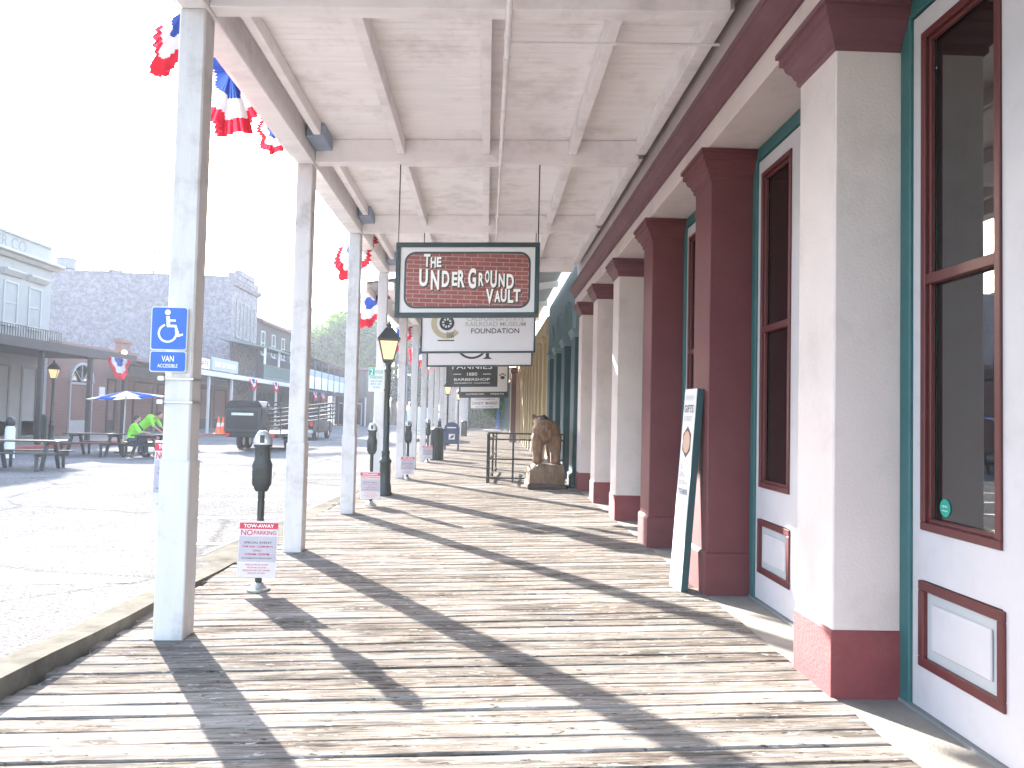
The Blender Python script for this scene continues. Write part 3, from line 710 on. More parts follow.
# 5: paw print
s5, pn, fy = hang_sign(34, -1.19, .95, 2.30, 3.75, 'white sign with a dark paw print and dark lower band', fw=.06, ztop=4.3)
MB().box(-1.128, .888, fy-.004, fy, 2.362, 2.56).shear().build('dark_band', 'letter_dark', s5)
text("CALIFORNIA'S OWN", 'letter_white', s5, .8, .07, T(-.5, 2.46, fy-.007))
text('TREATS', 'letter_white', s5, .6, .06, T(.45, 2.46, fy-.007))
mb = MB(); mb.prism([(.68+.10*math.cos(t*.524), 3.17+.075*math.sin(t*.524)) for t in range(12)], 1, fy-.004, fy)
for dx, dz in ((-.11, .10), (-.04, .155), (.04, .155), (.11, .10)): mb.prism([(.68+dx+.032*math.cos(t*.7854), 3.17+dz+.042*math.sin(t*.7854)) for t in range(8)], 1, fy-.004, fy)
mb.shear().build('paw_print', 'letter_dark', s5)
# 6: far candy sign
s6, pn, fy = hang_sign(60, -1.23, 1.04, 2.02, 2.95, 'far white sign lettered CANDY MARKET in dark capitals', fw=.04, ztop=4.1)
text('CANDY  MARKET', 'letter_dark', s6, 1.95, .22, T(-.1, 2.45, fy-.004)); text('OLD SACRAMENTO', 'letter_dark', s6, 1.5, .10, T(-.1, 2.75, fy-.004)); text('SALT WATER TAFFY', 'letter_dark', s6, 1.4, .09, T(-.1, 2.18, fy-.004))
s7, pn, fy = hang_sign(80, -.9, 1.1, 2.45, 3.1, 'farthest plain white sign under the flat canopy', fw=.04, ztop=4.1)

# ================================================================ STREET FURNITURE ON THE BOARDWALK
def notice(parent, x, y, z0, z1, w, tilt=.0):
    """paper no-parking notice: red head, grey body, pale foot"""
    h = z1-z0; sh = lambda p: Vector((p.x+(p.z-z0)*tilt, p.y, p.z))
    n_ = MB().box(x-w/2, x+w/2, y, y+.004, z0, z1).xf(sh).build('notice', 'notice_paper', parent)
    MB().box(x-w/2, x+w/2, y-.002, y-.0005, z1-.14*h, z1-.03*h).xf(sh).build('red_band', 'notice_red', n_)
    MB().box(x-w/2+.005, x+w/2-.005, y-.0015, y-.0004, z0+.28*h, z1-.27*h).xf(sh).build('grey_field', 'notice_lilac', n_)
    P = lambda cz: (lambda u, v, d: (x+u+(cz+v-z0)*tilt, y-.0035, cz+v))
    text('TOW-AWAY', 'letter_white', n_, w*.78, .06*h, P(z1-.085*h))
    text('NO', 'notice_red', n_, w*.30, .10*h, lambda u, v, d: (x-w*.30+u+(z1-.205*h+v-z0)*tilt, y-.0035, z1-.205*h+v))
    text('PARKING', 'notice_red', n_, w*.58, .075*h, lambda u, v, d: (x+w*.17+u+(z1-.205*h+v-z0)*tilt, y-.0035, z1-.205*h+v))
    text('SPECIAL EVENT', 'letter_dark', n_, w*.72, .035*h, P(z1-.38*h)); text('7AM SUN - 12AM MON', 'notice_red', n_, w*.8, .035*h, P(z1-.45*h))
    text('ONLY', 'notice_red', n_, w*.22, .035*h, P(z1-.52*h)); text('6:00AM - 8:00PM', 'notice_red', n_, w*.62, .035*h, P(z1-.585*h))
    text('SACRAMENTO POLICE DEPT', 'letter_dark', n_, w*.8, .022*h, P(z1-.655*h))
    for q, ww in ((.77, .6), (.82, .5), (.87, .72), (.92, .45)): text('VEHICLES WILL BE TOWED', 'notice_red', n_, w*ww, .025*h, P(z1-q*h))
    return n_
def meter(label):
    t = thing('parking_meter', (0, 0, 0), label, 'parking meter', 'parking meters along the boardwalk edge')
    soften(MB().lathe([(.10, 0), (.10, .02), (.06, .035), (.045, .06), (.032, .07)], 14).build('foot', 'steel', t))
    soften(MB().tube((0, 0, .06), (0, 0, .92), .031, n=12).build('pole', 'meter_pole', t))
    body = MB(); st = [(.050, .028, .88), (.062, .04, .90), (.085, .058, .95), (.088, .060, 1.12), (.068, .055, 1.17), (.066, .055, 1.27), (.082, .058, 1.285), (.082, .058, 1.30)]
    v = []; f = []; n = 12
    for hw, hd, z in st:
        for i in range(n):
            a = 2*math.pi*i/n; c, s_ = math.cos(a), math.sin(a); e = .55
            v.append((math.copysign(abs(c)**e, c)*hw, math.copysign(abs(s_)**e, s_)*hd, z))
    for q in range(len(st)-1):
        for i in range(n): j = (i+1) % n; f.append((q*n+i, q*n+j, (q+1)*n+j, (q+1)*n+i))
    f += [tuple(range(n-1, -1, -1)), tuple(range((len(st)-1)*n, len(st)*n))]
    soften(body.add(v, f).build('housing', 'meter_grey', t), 35)
    dm = MB(); v = []; f = []
    prof = [(.080, .055, 1.30), (.084, .056, 1.33), (.070, .05, 1.375), (.045, .04, 1.41), (.018, .02, 1.425)]
    for hw, hd, z in prof:
        for i in range(n):
            a = 2*math.pi*i/n; c, s_ = math.cos(a), math.sin(a); e = .7
            v.append((math.copysign(abs(c)**e, c)*hw, math.copysign(abs(s_)**e, s_)*hd, z))
    for q in range(len(prof)-1):
        for i in range(n): j = (i+1) % n; f.append((q*n+i, q*n+j, (q+1)*n+j, (q+1)*n+i))
    f += [tuple(range(n-1, -1, -1)), tuple(range((len(prof)-1)*n, len(prof)*n))]
    soften(dm.add(v, f).build('dome', 'meter_dome', t), 60)
    MB().box(-.02, .02, -.058, -.05, 1.315, 1.385).build('display', 'letter_dark', t)
    MB().box(-.045, .045, -.064, -.058, .99, 1.09).build('coin_door', 'meter_pole', t, bev=.003)
    MB().box(-.012, .012, -.062, -.054, 1.2, 1.24).build('coin_slot', 'iron_black', t)
    MB().box(.085, .105, -.015, .015, 1.0, 1.06).build('handle', 'steel', t, bev=.003)
    return t
m1 = meter('nearest grey parking meter on a pole with a paper tow-away notice')
m1.location = (-2.0, 7.14, deckz(-2.0)); m1.rotation_euler = (0, 0, .12)
spots = [((-1.97, 13.75), 'parking meter between the third post and the lamp post'), ((-1.88, 19.2), 'parking meter just past the lit lamp post'), ((-1.9, 26.0), 'parking meter next to the slatted litter bin'), ((-1.95, 33.2), 'farthest parking meter, by the blue mailbox')]
for (x, y_), lb in spots: copy_tree(m1, (x, y_, deckz(x)), rnd.uniform(-.1, .2), lb)
for (x, y_, z0, z1, w_, ti), lb in (((-2.01, 7.09, .06, .56, .34, .03), 'red headed tow-away notice on the nearest parking meter'), ((-1.97, 13.70, .05, .52, .34, -.02), 'paper tow-away notice on the meter beside the lamp post'),
                                 ((-1.88, 19.15, .06, .5, .33, .02), 'paper notice on the third parking meter'), ((-1.9, 25.95, .06, .5, .33, 0), 'paper notice on the meter by the litter bin')):
    t = thing('paper_notice', (x, y_, z0), lb, 'notice', 'no parking notices tied to meters'); notice(t, x, y_, z0, z1, w_, ti)
    MB().box(x-.05, x+.05, y_+.004, y_+.1, (z0+z1)/2+.1, (z0+z1)/2+.108).build('cable_tie', 'iron_black', t)
t = thing('paper_notice', (-2.36, 5.82, .8), 'sun-faded pink notice behind the nearest post', 'notice', 'no parking notices tied to meters'); notice(t, -2.30, 5.82, .78, 1.31, .24, .02)

# accessible parking sign on the nearest post
t = thing('parking_sign', (-2.24, 5.57, 1.8), 'blue wheelchair symbol sign lettered VAN on the nearest post', 'sign')
cx = -2.245; yy = 5.575
def sign_plate(z0, z1, w_):
    cz = (z0+z1)/2; h = z1-z0
    MB().prism([(cx+a, cz+b) for a, b in rrect(w_, h, .02)], 1, yy, yy+.004).build('plate_edge', 'sign_white', t)
    MB().prism([(cx+a, cz+b) for a, b in rrect(w_-.014, h-.014, .016)], 1, yy-.003, yy-.0005).build('plate', 'ada_blue', t)
sign_plate(1.955, 2.262, .255); sign_plate(1.80, 1.95, .255)
text('VAN', 'letter_white', t, .085, .042, lambda u, v, d: (cx+u, yy-.006, 1.895+v)); text('ACCESSIBLE', 'letter_white', t, .14, .026, lambda u, v, d: (cx+u, yy-.006, 1.845+v))
mb = MB(); y0_, y1_ = yy-.006, yy-.0035
mb.prism([(cx-.012+.02*math.cos(q*.524), 2.222+.02*math.sin(q*.524)) for q in range(12)], 1, y0_, y1_)
mb.prism([(cx-.022, 2.195), (cx+.002, 2.195), (cx+.008, 2.125), (cx-.016, 2.125)], 1, y0_, y1_)
mb.prism([(cx-.01, 2.172), (cx+.045, 2.172), (cx+.045, 2.158), (cx-.01, 2.158)], 1, y0_-.0003, y1_)
mb.prism([(cx-.014, 2.135), (cx+.05, 2.135), (cx+.05, 2.117), (cx-.014, 2.117)], 1, y0_-.0006, y1_)
mb.prism([(cx+.036, 2.126), (cx+.052, 2.132), (cx+.078, 2.055), (cx+.062, 2.05)], 1, y0_-.0009, y1_)
mb.prism([(cx+.062, 2.062), (cx+.068, 2.05), (cx+.1, 2.062), (cx+.096, 2.075)], 1, y0_-.0012, y1_)
arc_ring(mb, cx-.008, 2.075, .068, .054, 110, 385, y0_-.0002, y1_, 24)
mb.build('wheelchair_symbol', 'letter_white', t)
for z_ in (1.75, 1.585): MB().box(-2.29, -2.07, 5.592, 5.81, z_, z_+.012).build('band', 'steel', t); MB().box(-2.31, -2.27, 5.57, 5.60, z_-.008, z_+.022).build('clamp', 'steel', t)

# lamp posts
def lamp_post(label, h=3.38):
    t = thing('lamp_post', (0, 0, 0), label, 'street lamp', 'black lantern lamp posts')
    zl = h-.80
    soften(MB().lathe([(.155, 0), (.155, .05), (.13, .07), (.125, .2), (.11, .22), (.105, .62), (.12, .64), (.12, .68), (.085, .72), (.075, .80), (.085, .82), (.085, .85), (.064, .88), (.055, zl-.18), (.07, zl-.16), (.07, zl-.12), (.05, zl-.1), (.06, zl)], 12).build('column', 'iron_green', t), 50)
    a = .10; b = .185; z0, z1 = zl+.06, zl+.44
    ln = MB().loft(-.075, .075, -.075, .075, [(0, zl), (.03, zl+.03), (.03, zl+.06)])
    for sx in (-1, 1):
        for sy in (-1, 1): ln.bar((sx*a, sy*a, z0), (sx*b, sy*b, z1), .022, .022)
    for s_ in (-1, 1):
        ln.bar((-b, s_*b, z1), (b, s_*b, z1), .03, .03); ln.bar((s_*b, -b, z1), (s_*b, b, z1), .03, .03)
        ln.bar((-a, s_*a, z0), (a, s_*a, z0), .022, .022); ln.bar((s_*a, -a, z0), (s_*a, a, z0), .022, .022)
    lo = ln.build('lantern_frame', 'iron_green', t)
    MB().loft(0, 0, 0, 0, [(b+.035, z1+.015), (b+.04, z1+.03), (.13, z1+.16), (.07, z1+.25), (.045, z1+.26), (.045, z1+.30), (.06, z1+.31), (.02, z1+.35), (.012, z1+.40)]).build('lantern_roof', 'iron_green', t)
    for k_ in range(4):
        c_, s_ = math.cos(k_*math.pi/2), math.sin(k_*math.pi/2)
        q = [(-a+.012, -a, z0+.01), (a-.012, -a, z0+.01), (b-.014, -b, z1-.012), (-b+.014, -b, z1-.012)]
        MB().add([(x*c_-y*s_, x*s_+y*c_, z) for x, y, z in q], [(0, 1, 2, 3)]).build('pane', 'lamp_glass', t)
    soften(MB().lathe([(.02, z0), (.035, z0+.05), (.035, z0+.14), (.01, z0+.2)], 10).build('mantle', 'bulb', t))
    return t
l1 = lamp_post('lit black lantern lamp post at the boardwalk edge, nearest one'); l1.location = (-1.94, 15.4, deckz(-1.94)); l1.rotation_euler = (0, 0, R(8))
for x, y_, lb, s_ in ((-2.0, 40.5, 'second lit lantern lamp post down the boardwalk', 1), (-1.95, 55, 'third lantern lamp post far down the boardwalk', 1), (-18.2, 33.5, 'black lantern lamp post across the street before the brick arch', 1.0)):
    copy_tree(l1, (x, y_, deckz(x) if x > -5 else .04), R(rnd.uniform(0, 20)), lb)
# two hour parking sign on the lamp post
t = thing('parking_sign', (-2.15, 15.36, 1.95), 'white two hour parking sign with green corner on the lamp post', 'sign')
MB().prism([(-2.155+a, 2.19+b) for a, b in rrect(.30, .47, .02)], 1, 15.33, 15.336).build('plate', 'sign_white', t)
MB().box(-2.297, -2.19, 15.326, 15.3295, 2.27, 2.415).build('green_corner', 'sign_green', t)
text('2', 'letter_white', t, .06, .11, lambda u, v, d: (-2.244+u, 15.3235, 2.343+v))
for bd, cz, tw, th, xo in (('HOUR', 2.343, .15, .07, .055), ('PARKING', 2.235, .25, .055, 0), ('9AM TO 6PM', 2.16, .22, .03, 0), ('MON - SAT', 2.105, .2, .035, 0), ('ZONE', 2.04, .14, .03, 0)):
    text(bd, 'sign_green', t, tw, th, lambda u, v, d, cz=cz, xo=xo: (-2.155+xo+u, 15.3235, cz+v))
for z_ in (2.38, 1.99): MB().box(-2.02, -1.89, 15.336, 15.352, z_-.012, z_+.012).build('bracket', 'iron_black', t)

# leaning signboard at the second column
t = thing('signboard', (1.72, 6.95, .05), 'tall narrow white signboard leaning on the nearer maroon column', 'signboard')
BW, BH, BT = .27, 1.78, .06; lean = Matrix.Rotation(R(4.2), 4, 'Y'); turn = Matrix.Rotation(R(8), 4, 'Z')
def bd(p): return Vector((1.726, 6.82, .052))+turn @ (lean @ p)
MB().box(0, BT, 0, BW, 0, BH).xf(bd).build('board', 'sign_white', t, bev=.003)
MB().box(BT+.001, BT+.006, .0, BW, 0, BH).xf(bd).build('back', 'teal_dark', t)
MB().box(.0, BT, -.012, -.001, 0, BH).xf(bd).build('edge', 'teal_dark', t)
hexp = [(BW/2+.10*math.cos(R(60*q+30)), 1.30+.14*math.sin(R(60*q+30))) for q in range(6)]
MB().prism(hexp, 0, -.003, -.0005).xf(bd).build('emblem', 'brown_pier', t)
MB().prism([(BW/2+.075*math.cos(q*.524), 1.30+.10*math.sin(q*.524)) for q in range(12)], 0, -.005, -.0025).xf(bd).build('emblem_disc', 'tan_pink', t)
for body, cz, tw, th, mt in (('GIFTS', 1.60, .28, .07, 'brown_pier'), ('& TREATS', 1.51, .24, .045, 'letter_grey'), ('OPEN DAILY', 1.70, .24, .035, 'letter_grey'), ('OLD TIME', 1.08, .26, .04, 'letter_grey'), ('CANDIES', 1.01, .28, .045, 'letter_grey'), ('ICE CREAM', .94, .28, .035, 'letter_grey'), ('FUDGE & MORE', .86, .3, .05, 'mail_blue')):
    text(body, mt, t, tw*.72, th, lambda u, v, d, cz=cz: bd(Vector((-.006, BW/2-u, cz+v))))

# carved bear on a log block
t = thing('bear_statue', (1.27, 16.6, .04), 'carved wooden bear on a log block, seen from behind', 'statue')
lg = MB(); poly = [(.92, .04), (1.66, .04), (1.68, .28), (1.64, .55), (1.12, .56), (1.02, .47), (.93, .40)]
lg.prism(poly, 1, 16.28, 17.55); lb_ = lg.build('log_block', 'log_wood', t, bev=.03, seg=2); soften(lb_, 35)
MB().prism([(.88, .04), (1.72, .04), (1.70, .14), (.90, .16)], 1, 16.24, 17.6).build('base_slab', 'bear_dark', t, bev=.02)
def ell(mb, c, r, n=14, rot=None):
    v = []; f = []; m_ = n//2
    for i in range(m_+1):
        ph = math.pi*i/m_
        for j in range(n):
            th = 2*math.pi*j/n; p = Vector((r[0]*math.sin(ph)*math.cos(th), r[1]*math.sin(ph)*math.sin(th), r[2]*math.cos(ph)))
            if rot: p = rot @ p
            v.append(Vector(c)+p)
    for i in range(m_):
        for j in range(n): k2 = (j+1) % n; f.append((i*n+j, i*n+k2, (i+1)*n+k2, (i+1)*n+j))
    return mb.add(v, f)
def limb(mb, a, b, r0, r1, n=12):
    ell(mb, a, (r0,)*3, n); ell(mb, b, (r1,)*3, n); return mb.tube(a, b, r0, r1, n)
def remesh(o, vs, it=4):
    m_ = o.modifiers.new('remesh', 'REMESH'); m_.mode = 'VOXEL'; m_.voxel_size = vs; m_.use_smooth_shade = True
    s_ = o.modifiers.new('smooth', 'SMOOTH'); s_.factor = .5; s_.iterations = it; return o
b = MB(); bx0 = 1.29
ell(b, (bx0, 16.62, 1.22), (.31, .30, .27)); ell(b, (bx0, 16.95, 1.22), (.31, .42, .27)); ell(b, (bx0-.01, 17.25, 1.27), (.24, .28, .28))
for s_ in (-1, 1):
    limb(b, (bx0+s_*.17, 16.55, 1.10), (bx0+s_*.19, 16.56, .84), .155, .125); limb(b, (bx0+s_*.19, 16.56, .84), (bx0+s_*.185, 16.48, .63), .12, .105)
    ell(b, (bx0+s_*.185, 16.55, .60), (.11, .17, .07))
    limb(b, (bx0+s_*.15, 17.28, 1.1), (bx0+s_*.16, 17.3, .65), .13, .09); ell(b, (bx0+s_*.16, 17.38, .60), (.09, .14, .06))
limb(b, (bx0-.02, 17.35, 1.35), (bx0-.08, 17.6, 1.42), .19, .15); ell(b, (bx0-.1, 17.66, 1.42), (.15, .17, .15)); limb(b, (bx0-.12, 17.8, 1.38), (bx0-.14, 17.9, 1.36), .075, .06)
for s_ in (-1, 1): ell(b, (bx0-.1+s_*.12, 17.6, 1.55), (.05, .035, .055))
ell(b, (bx0, 16.33, 1.3), (.045, .05, .06))
body = b.build('bear_body', 'bear_wood', t); remesh(body, .022, 6)
b = MB(); ell(b, (bx0-.05, 16.95, 1.45), (.13, .28, .13)); remesh(b.build('saddle_mane', 'bear_dark', t), .02)

# queue rail round the bear
t = thing('queue_rail', (.1, 17.95, 0), 'black metal queue rail standing on the boardwalk behind the bear', 'railing')
def rail_panel(p0, p1, n_):
    p0 = Vector(p0); p1 = Vector(p1)
    for q in range(n_):
        p = p0.lerp(p1, q/(n_-1)); MB().bar((p.x, p.y, deckz(p.x)-.005), (p.x, p.y, 1.12), .045).build('upright', 'iron_black', t)
    for z_ in (.12, .55, 1.0, 1.14): MB().bar((p0.x, p0.y, z_), (p1.x, p1.y, z_+.0), .035).build('rail', 'iron_black', t)
rail_panel((.06, 17.95), (1.80, 17.95), 4); rail_panel((.09, 18.1), (.30, 21.5), 3)
MB().box(-.05, .35, 17.8, 18.12, 1.165, 1.215).build('shelf', 'pale_wood', t, bev=.01)

# litter bins and mailbox
def bin_(label, loc):
    t = thing('litter_bin', (0, 0, 0), label, 'litter bin', 'dark litter bins')
    MB().lathe([(.20, .02), (.20, 1.0)], 12).build('liner', 'iron_black', t)
    for q in range(20):
        a = 2*math.pi*q/20; o = MB().box(-.026, .026, -.232, -.21, .05, 1.0)
        c_, s_ = math.cos(a), math.sin(a); o.v = [(x*c_-y*s_, x*s_+y*c_, z) for x, y, z in o.v]; o.build('slat', 'bin_green', t)
    soften(MB().lathe([(.235, 0), (.235, .05)], 20).build('base', 'bin_green', t)); soften(MB().lathe([(.24, .99), (.25, 1.02), (.24, 1.07), (.16, 1.12), (.15, 1.13)], 20).build('lid', 'bin_green', t))
    t.location = loc; return t
b1 = bin_('dark slatted litter bin before the mailbox', (-1.68, 27.4, deckz(-1.7)))
copy_tree(b1, (-1.6, 58, deckz(-1.6)), 0, 'far dark litter bin at a white post')
t = thing('mailbox', (-1.5, 35, deckz(-1.5)), 'dark blue rounded top mailbox with white emblem on four legs', 'mailbox')
prof = [(-.33, .28), (.33, .28), (.33, .95)]+[(.33*math.cos(R(15*q)), .95+.30*math.sin(R(15*q))) for q in range(1, 12)]+[(-.33, .95)]
mx, my, mz = -1.5, 35, deckz(-1.5)
soften(MB().prism([(mx+a, mz+b_) for a, b_ in prof], 1, my-.3, my+.3).build('box', 'mail_blue', t), 35)
for sx in (-1, 1):
    for sy in (-1, 1): MB().box(mx+sx*.29-.03, mx+sx*.29+.03, my+sy*.26-.03, my+sy*.26+.03, mz, mz+.30).build('leg', 'mail_blue', t)
MB().box(mx-.12, mx+.15, my-.306, my-.301, mz+.48, mz+.72).build('emblem_panel', 'sign_white', t)
MB().prism([(mx-.1, mz+.52), (mx+.02, mz+.66), (mx+.13, mz+.69), (mx+.07, mz+.62), (mx+.12, mz+.60), (mx+.02, mz+.54)], 1, my-.309, my-.3065).build('eagle_emblem', 'mail_blue', t)
MB().box(mx-.2, mx+.2, my-.32, my-.29, mz+.98, mz+1.03).build('pull_handle', 'steel', t)
# slender sign pole on the street side
t = thing('sign_pole', (-2.95, 29, -.09), 'slender pale pole with curved top at the street edge', 'pole')
pl = MB().tube((-2.95, 29, -.09), (-2.95, 29, 3.2), .035, n=10)
for q in range(6):
    a0, a1 = R(q*25), R(q*25+25); pl.tube((-2.95-.18+.18*math.cos(a0), 29, 3.2+.18*math.sin(a0)), (-2.95-.18+.18*math.cos(a1), 29, 3.2+.18*math.sin(a1)), .03, n=8)
soften(pl.build('pole', 'pale_blue', t)); soften(MB().lathe([(.12, -.09), (.12, -.03), (.05, .02)], 12, c=(-2.95, 29, 0)).build('foot', 'pale_blue', t))

# ================================================================ BUNTING
def fan(name, parent_label, y, z, r, x=-2.46, flare=.35, yaw=0., seed=0, group='patriotic bunting fans on the eaves', squash=1.):
    """pleated half-round bunting fan: blue heart, white band, red rim"""
    t = thing(name, (x, y, z), parent_label, 'bunting', group); rr = random.Random(seed)
    n = 56; bands = [('blue_heart', .0, .42, BLUE), ('white_band', .42, .74, WHITE), ('red_rim', .74, 1.0, RED)]
    p0_ = rr.uniform(0, 6); jit = [.05*math.sin(p0_+i*.55)+rr.uniform(-.012, .012) for i in range(n+1)]
    def pt(i, q):
        a = math.pi*(i/n); rad = r*q*(1+jit[i]*q); pl_ = (.022 if i % 2 else -.022)*q*r*2+.05*r*q*math.sin(p0_+i*.45)
        px_ = -flare*r*q*math.sin(a)+pl_; p = Vector((px_, -rad*math.cos(a), -rad*math.sin(a)*squash))
        return Vector((x, y, z))+Matrix.Rotation(yaw, 3, 'Z') @ p
    for nm, q0, q1, mt in bands:
        mb = MB(); qs = [q0+(q1-q0)*k_/3 for k_ in range(4)]; v = [pt(i, q) for q in qs for i in range(n+1)]
        f = [(a*(n+1)+i, a*(n+1)+i+1, (a+1)*(n+1)+i+1, (a+1)*(n+1)+i) for a in range(3) for i in range(n)]
        mb.add(v, f); mb.build(nm, mt, t)
    return t
BG = [(6.15, 4.70, .55, .75, 'large red white and blue bunting fan by the nearest post'), (7.25, 4.70, 1.0, 0, 'middle bunting fan of the three on the near eave'), (8.75, 4.72, .5, 0, 'smallest bunting fan just before the second post'),
      (14.4, 4.68, .72, .7, 'bunting fan on the eave before the lamp post'), (18.2, 4.25, .75, .7, 'red and white bunting fan just beyond the lamp post'), (24.5, 4.2, .75, .6, 'bunting fan above the second parking meters'),
      (31.5, 4.2, .75, .7, 'bunting fan over the litter bin'), (37.5, 4.2, .75, .7, 'bunting fan over the mailbox'), (52, 4.0, .6, 0, 'far bunting fan on the flat canopy'), (62, 4.0, .6, 0, 'farthest bunting fan on the right hand eaves')]
for i, (y, z, r, yaw, lb) in enumerate(BG): fan('bunting', lb, y, z, r, x=-2.45 if y < 17 else -2.70, yaw=yaw, seed=i, flare=.2, squash=.5 if 7 < y < 9 else 1.)

# ================================================================ ACROSS THE STREET
FX = -21.0
def window(parent, y0, y1, z0, z1, mat='trim_cream', x=FX, hood=True, glass=GLASS2, bar=True):
    f = MB().ring(0, x-.06, x+.05, y0, y1, z0, z1, .09)
    if bar: f.box(x-.04, x+.03, y0+.09, y1-.09, (z0+z1)/2-.03, (z0+z1)/2+.03)
    wd = f.build('window', mat, parent); MB().box(x-.05, x-.04, y0+.08, y1-.08, z0+.08, z1-.08).build('pane', glass, wd)
    MB().box(x+.0, x+.14, y0-.1, y1+.1, z0-.10, z0-.002).build('sill', mat, wd)
    if hood: MB().prism([(x, z1+.22), (x+.10, z1+.22), (x+.28, z1+.42), (x+.28, z1+.50), (x, z1+.50)], 1, y0-.22, y1+.22).build('hood', mat, wd)
    return wd
def far_door(parent, y0, y1, z1, mat='shutter', x=FX):
    d = MB().ring(0, x-.06, x+.05, y0, y1, .05, z1, .11).box(x-.05, x+.0, y0+.11, y1-.11, .06, .8).build('door', mat, parent)
    MB().box(x-.05, x-.03, y0+.1, y1-.1, .8, z1-.1).build('pane', GLASS2, d); return d
# white corner building with parapet
a = thing('corner_building', (-24, 24, 0), 'cream two storey building with parapet and balcony at the left edge', 'building')
MB().box(-36, FX, 8, 38.08, .03, 8.0).build('wall', 'facade_cream', a)
MB().prism([(FX-.1, 7.92), (FX+.18, 7.95), (FX+.32, 8.08), (FX+.5, 8.14), (FX+.5, 8.26), (FX-.1, 8.3)], 1, 8, 38.35).build('cornice', 'trim_cream', a)
MB().box(FX-.4, FX-.05, 8, 38.08, 8.3, 9.02).build('parapet', 'facade_cream', a); MB().box(FX-.45, FX+.04, 8, 38.15, 9.02, 9.16).build('coping', 'trim_cream', a)
MB().box(-36, FX-.5, 37.7, 38.0, 8.0, 8.7).build('side_parapet', 'facade_cream', a)
text('FORT SUTTER CO', 'shutter', a, 6.2, .55, lambda u, v, d: (FX-.04, 32.9+u, 8.65+v))
for yy in (26.0, 28.1, 30.2, 32.4, 34.4, 36.25): window(a, yy, yy+1.05, 5.06, 6.96)
for yy in (27.0, 29.4, 31.8, 33.9, 36.0): far_door(a, yy, yy+1.25, 3.3)
bal = MB().box(-21, -16.85, 14, 37.9, 3.78, 3.95).build('balcony', 'dark_wood', a)
MB().box(-16.9, -16.75, 14, 37.95, 3.62, 3.98).build('fascia', 'dark_wood', bal)
rl = MB()
for z_ in (4.1, 4.95): rl.bar((-20.2, 24, z_), (-20.2, 37.7, z_), .05)
rl.build('railing', 'iron_black', a)
bl = MB(); y = 24.
while y < 37.7: bl.bar((-20.2, y, 3.96), (-20.2, y, 4.95), .028); y += .19
tag(bl.build('balusters', 'iron_black', a), kind='stuff')
for yy in (24.2, 30.4, 34.1, 37.3): MB().box(-17.1, -16.92, yy-.09, yy+.09, .04, 3.62).build('post', 'dark_wood', a, bev=.02)
# low brick front
b = thing('brick_shop', (-24, 50, 0), 'low red brick shop front with arched doorway beside the cream building', 'building')
MB().box(-30, FX, 38.1, 64.4, .03, 4.5).build('wall', BRICKR, b); MB().box(FX-.3, FX+.12, 38.1, 47.5, 4.5, 4.7).build('coping', BRICKR, b)
MB().box(FX-.2, FX+.18, 45.2, 46.3, .03, 5.2).build('brick_pier', BRICKR, b); MB().box(FX-.25, FX+.25, 45.1, 46.4, 5.2, 5.4).build('pier_cap', BRICKR, b)
d = far_door(b, 40.1, 42.35, 2.75, 'trim_cream', FX+.02)
cy, r_ = 41.22, 1.12
pts = [(cy+r_*math.cos(R(180-15*q)), 2.78+.95*math.sin(R(180-15*q))) for q in range(13)]
arc = MB()
for q in range(12): arc.bar((FX+.05, *pts[q]), (FX+.05, *pts[q+1]), .12, .14, up=(1, 0, 0))
for q in (3, 6, 9): arc.bar((FX+.05, cy, 2.8), (FX+.05, *pts[q]), .04, .05, up=(1, 0, 0))
arc.build('fanlight', 'trim_cream', b); MB().prism(pts, 0, FX+.005, FX+.015).build('fan_pane', GLASS2, b)
for y0, y1 in ((44.0, 45.0), (47.2, 50.0), (50.6, 53.4), (54.0, 57.0), (57.6, 60.4), (61, 63.8)): far_door(b, y0, y1, 3.1, 'dark_wood', FX+.02)
MB().box(FX+.02, FX+.1, 46.5, 64, 3.35, 3.95).build('sign_band', 'facade_cream', b)
MB().box(FX+.02, FX+.06, 43.1, 43.7, 1.9, 2.6).build('plaque', 'sign_white', b)
# round lamp on the brick pier
t = thing('wall_lamp', (FX+.3, 45.0, 4.6), 'small glowing round lamp on the brick shop front', 'lamp')
ell(MB(), (FX+.42, 45.0, 4.62), (.15, .15, .15), 12).build('globe', 'bulb', t); MB().bar((FX+.0, 45.0, 4.62), (FX+.3, 45.0, 4.62), .05).build('bracket', 'iron_black', t)
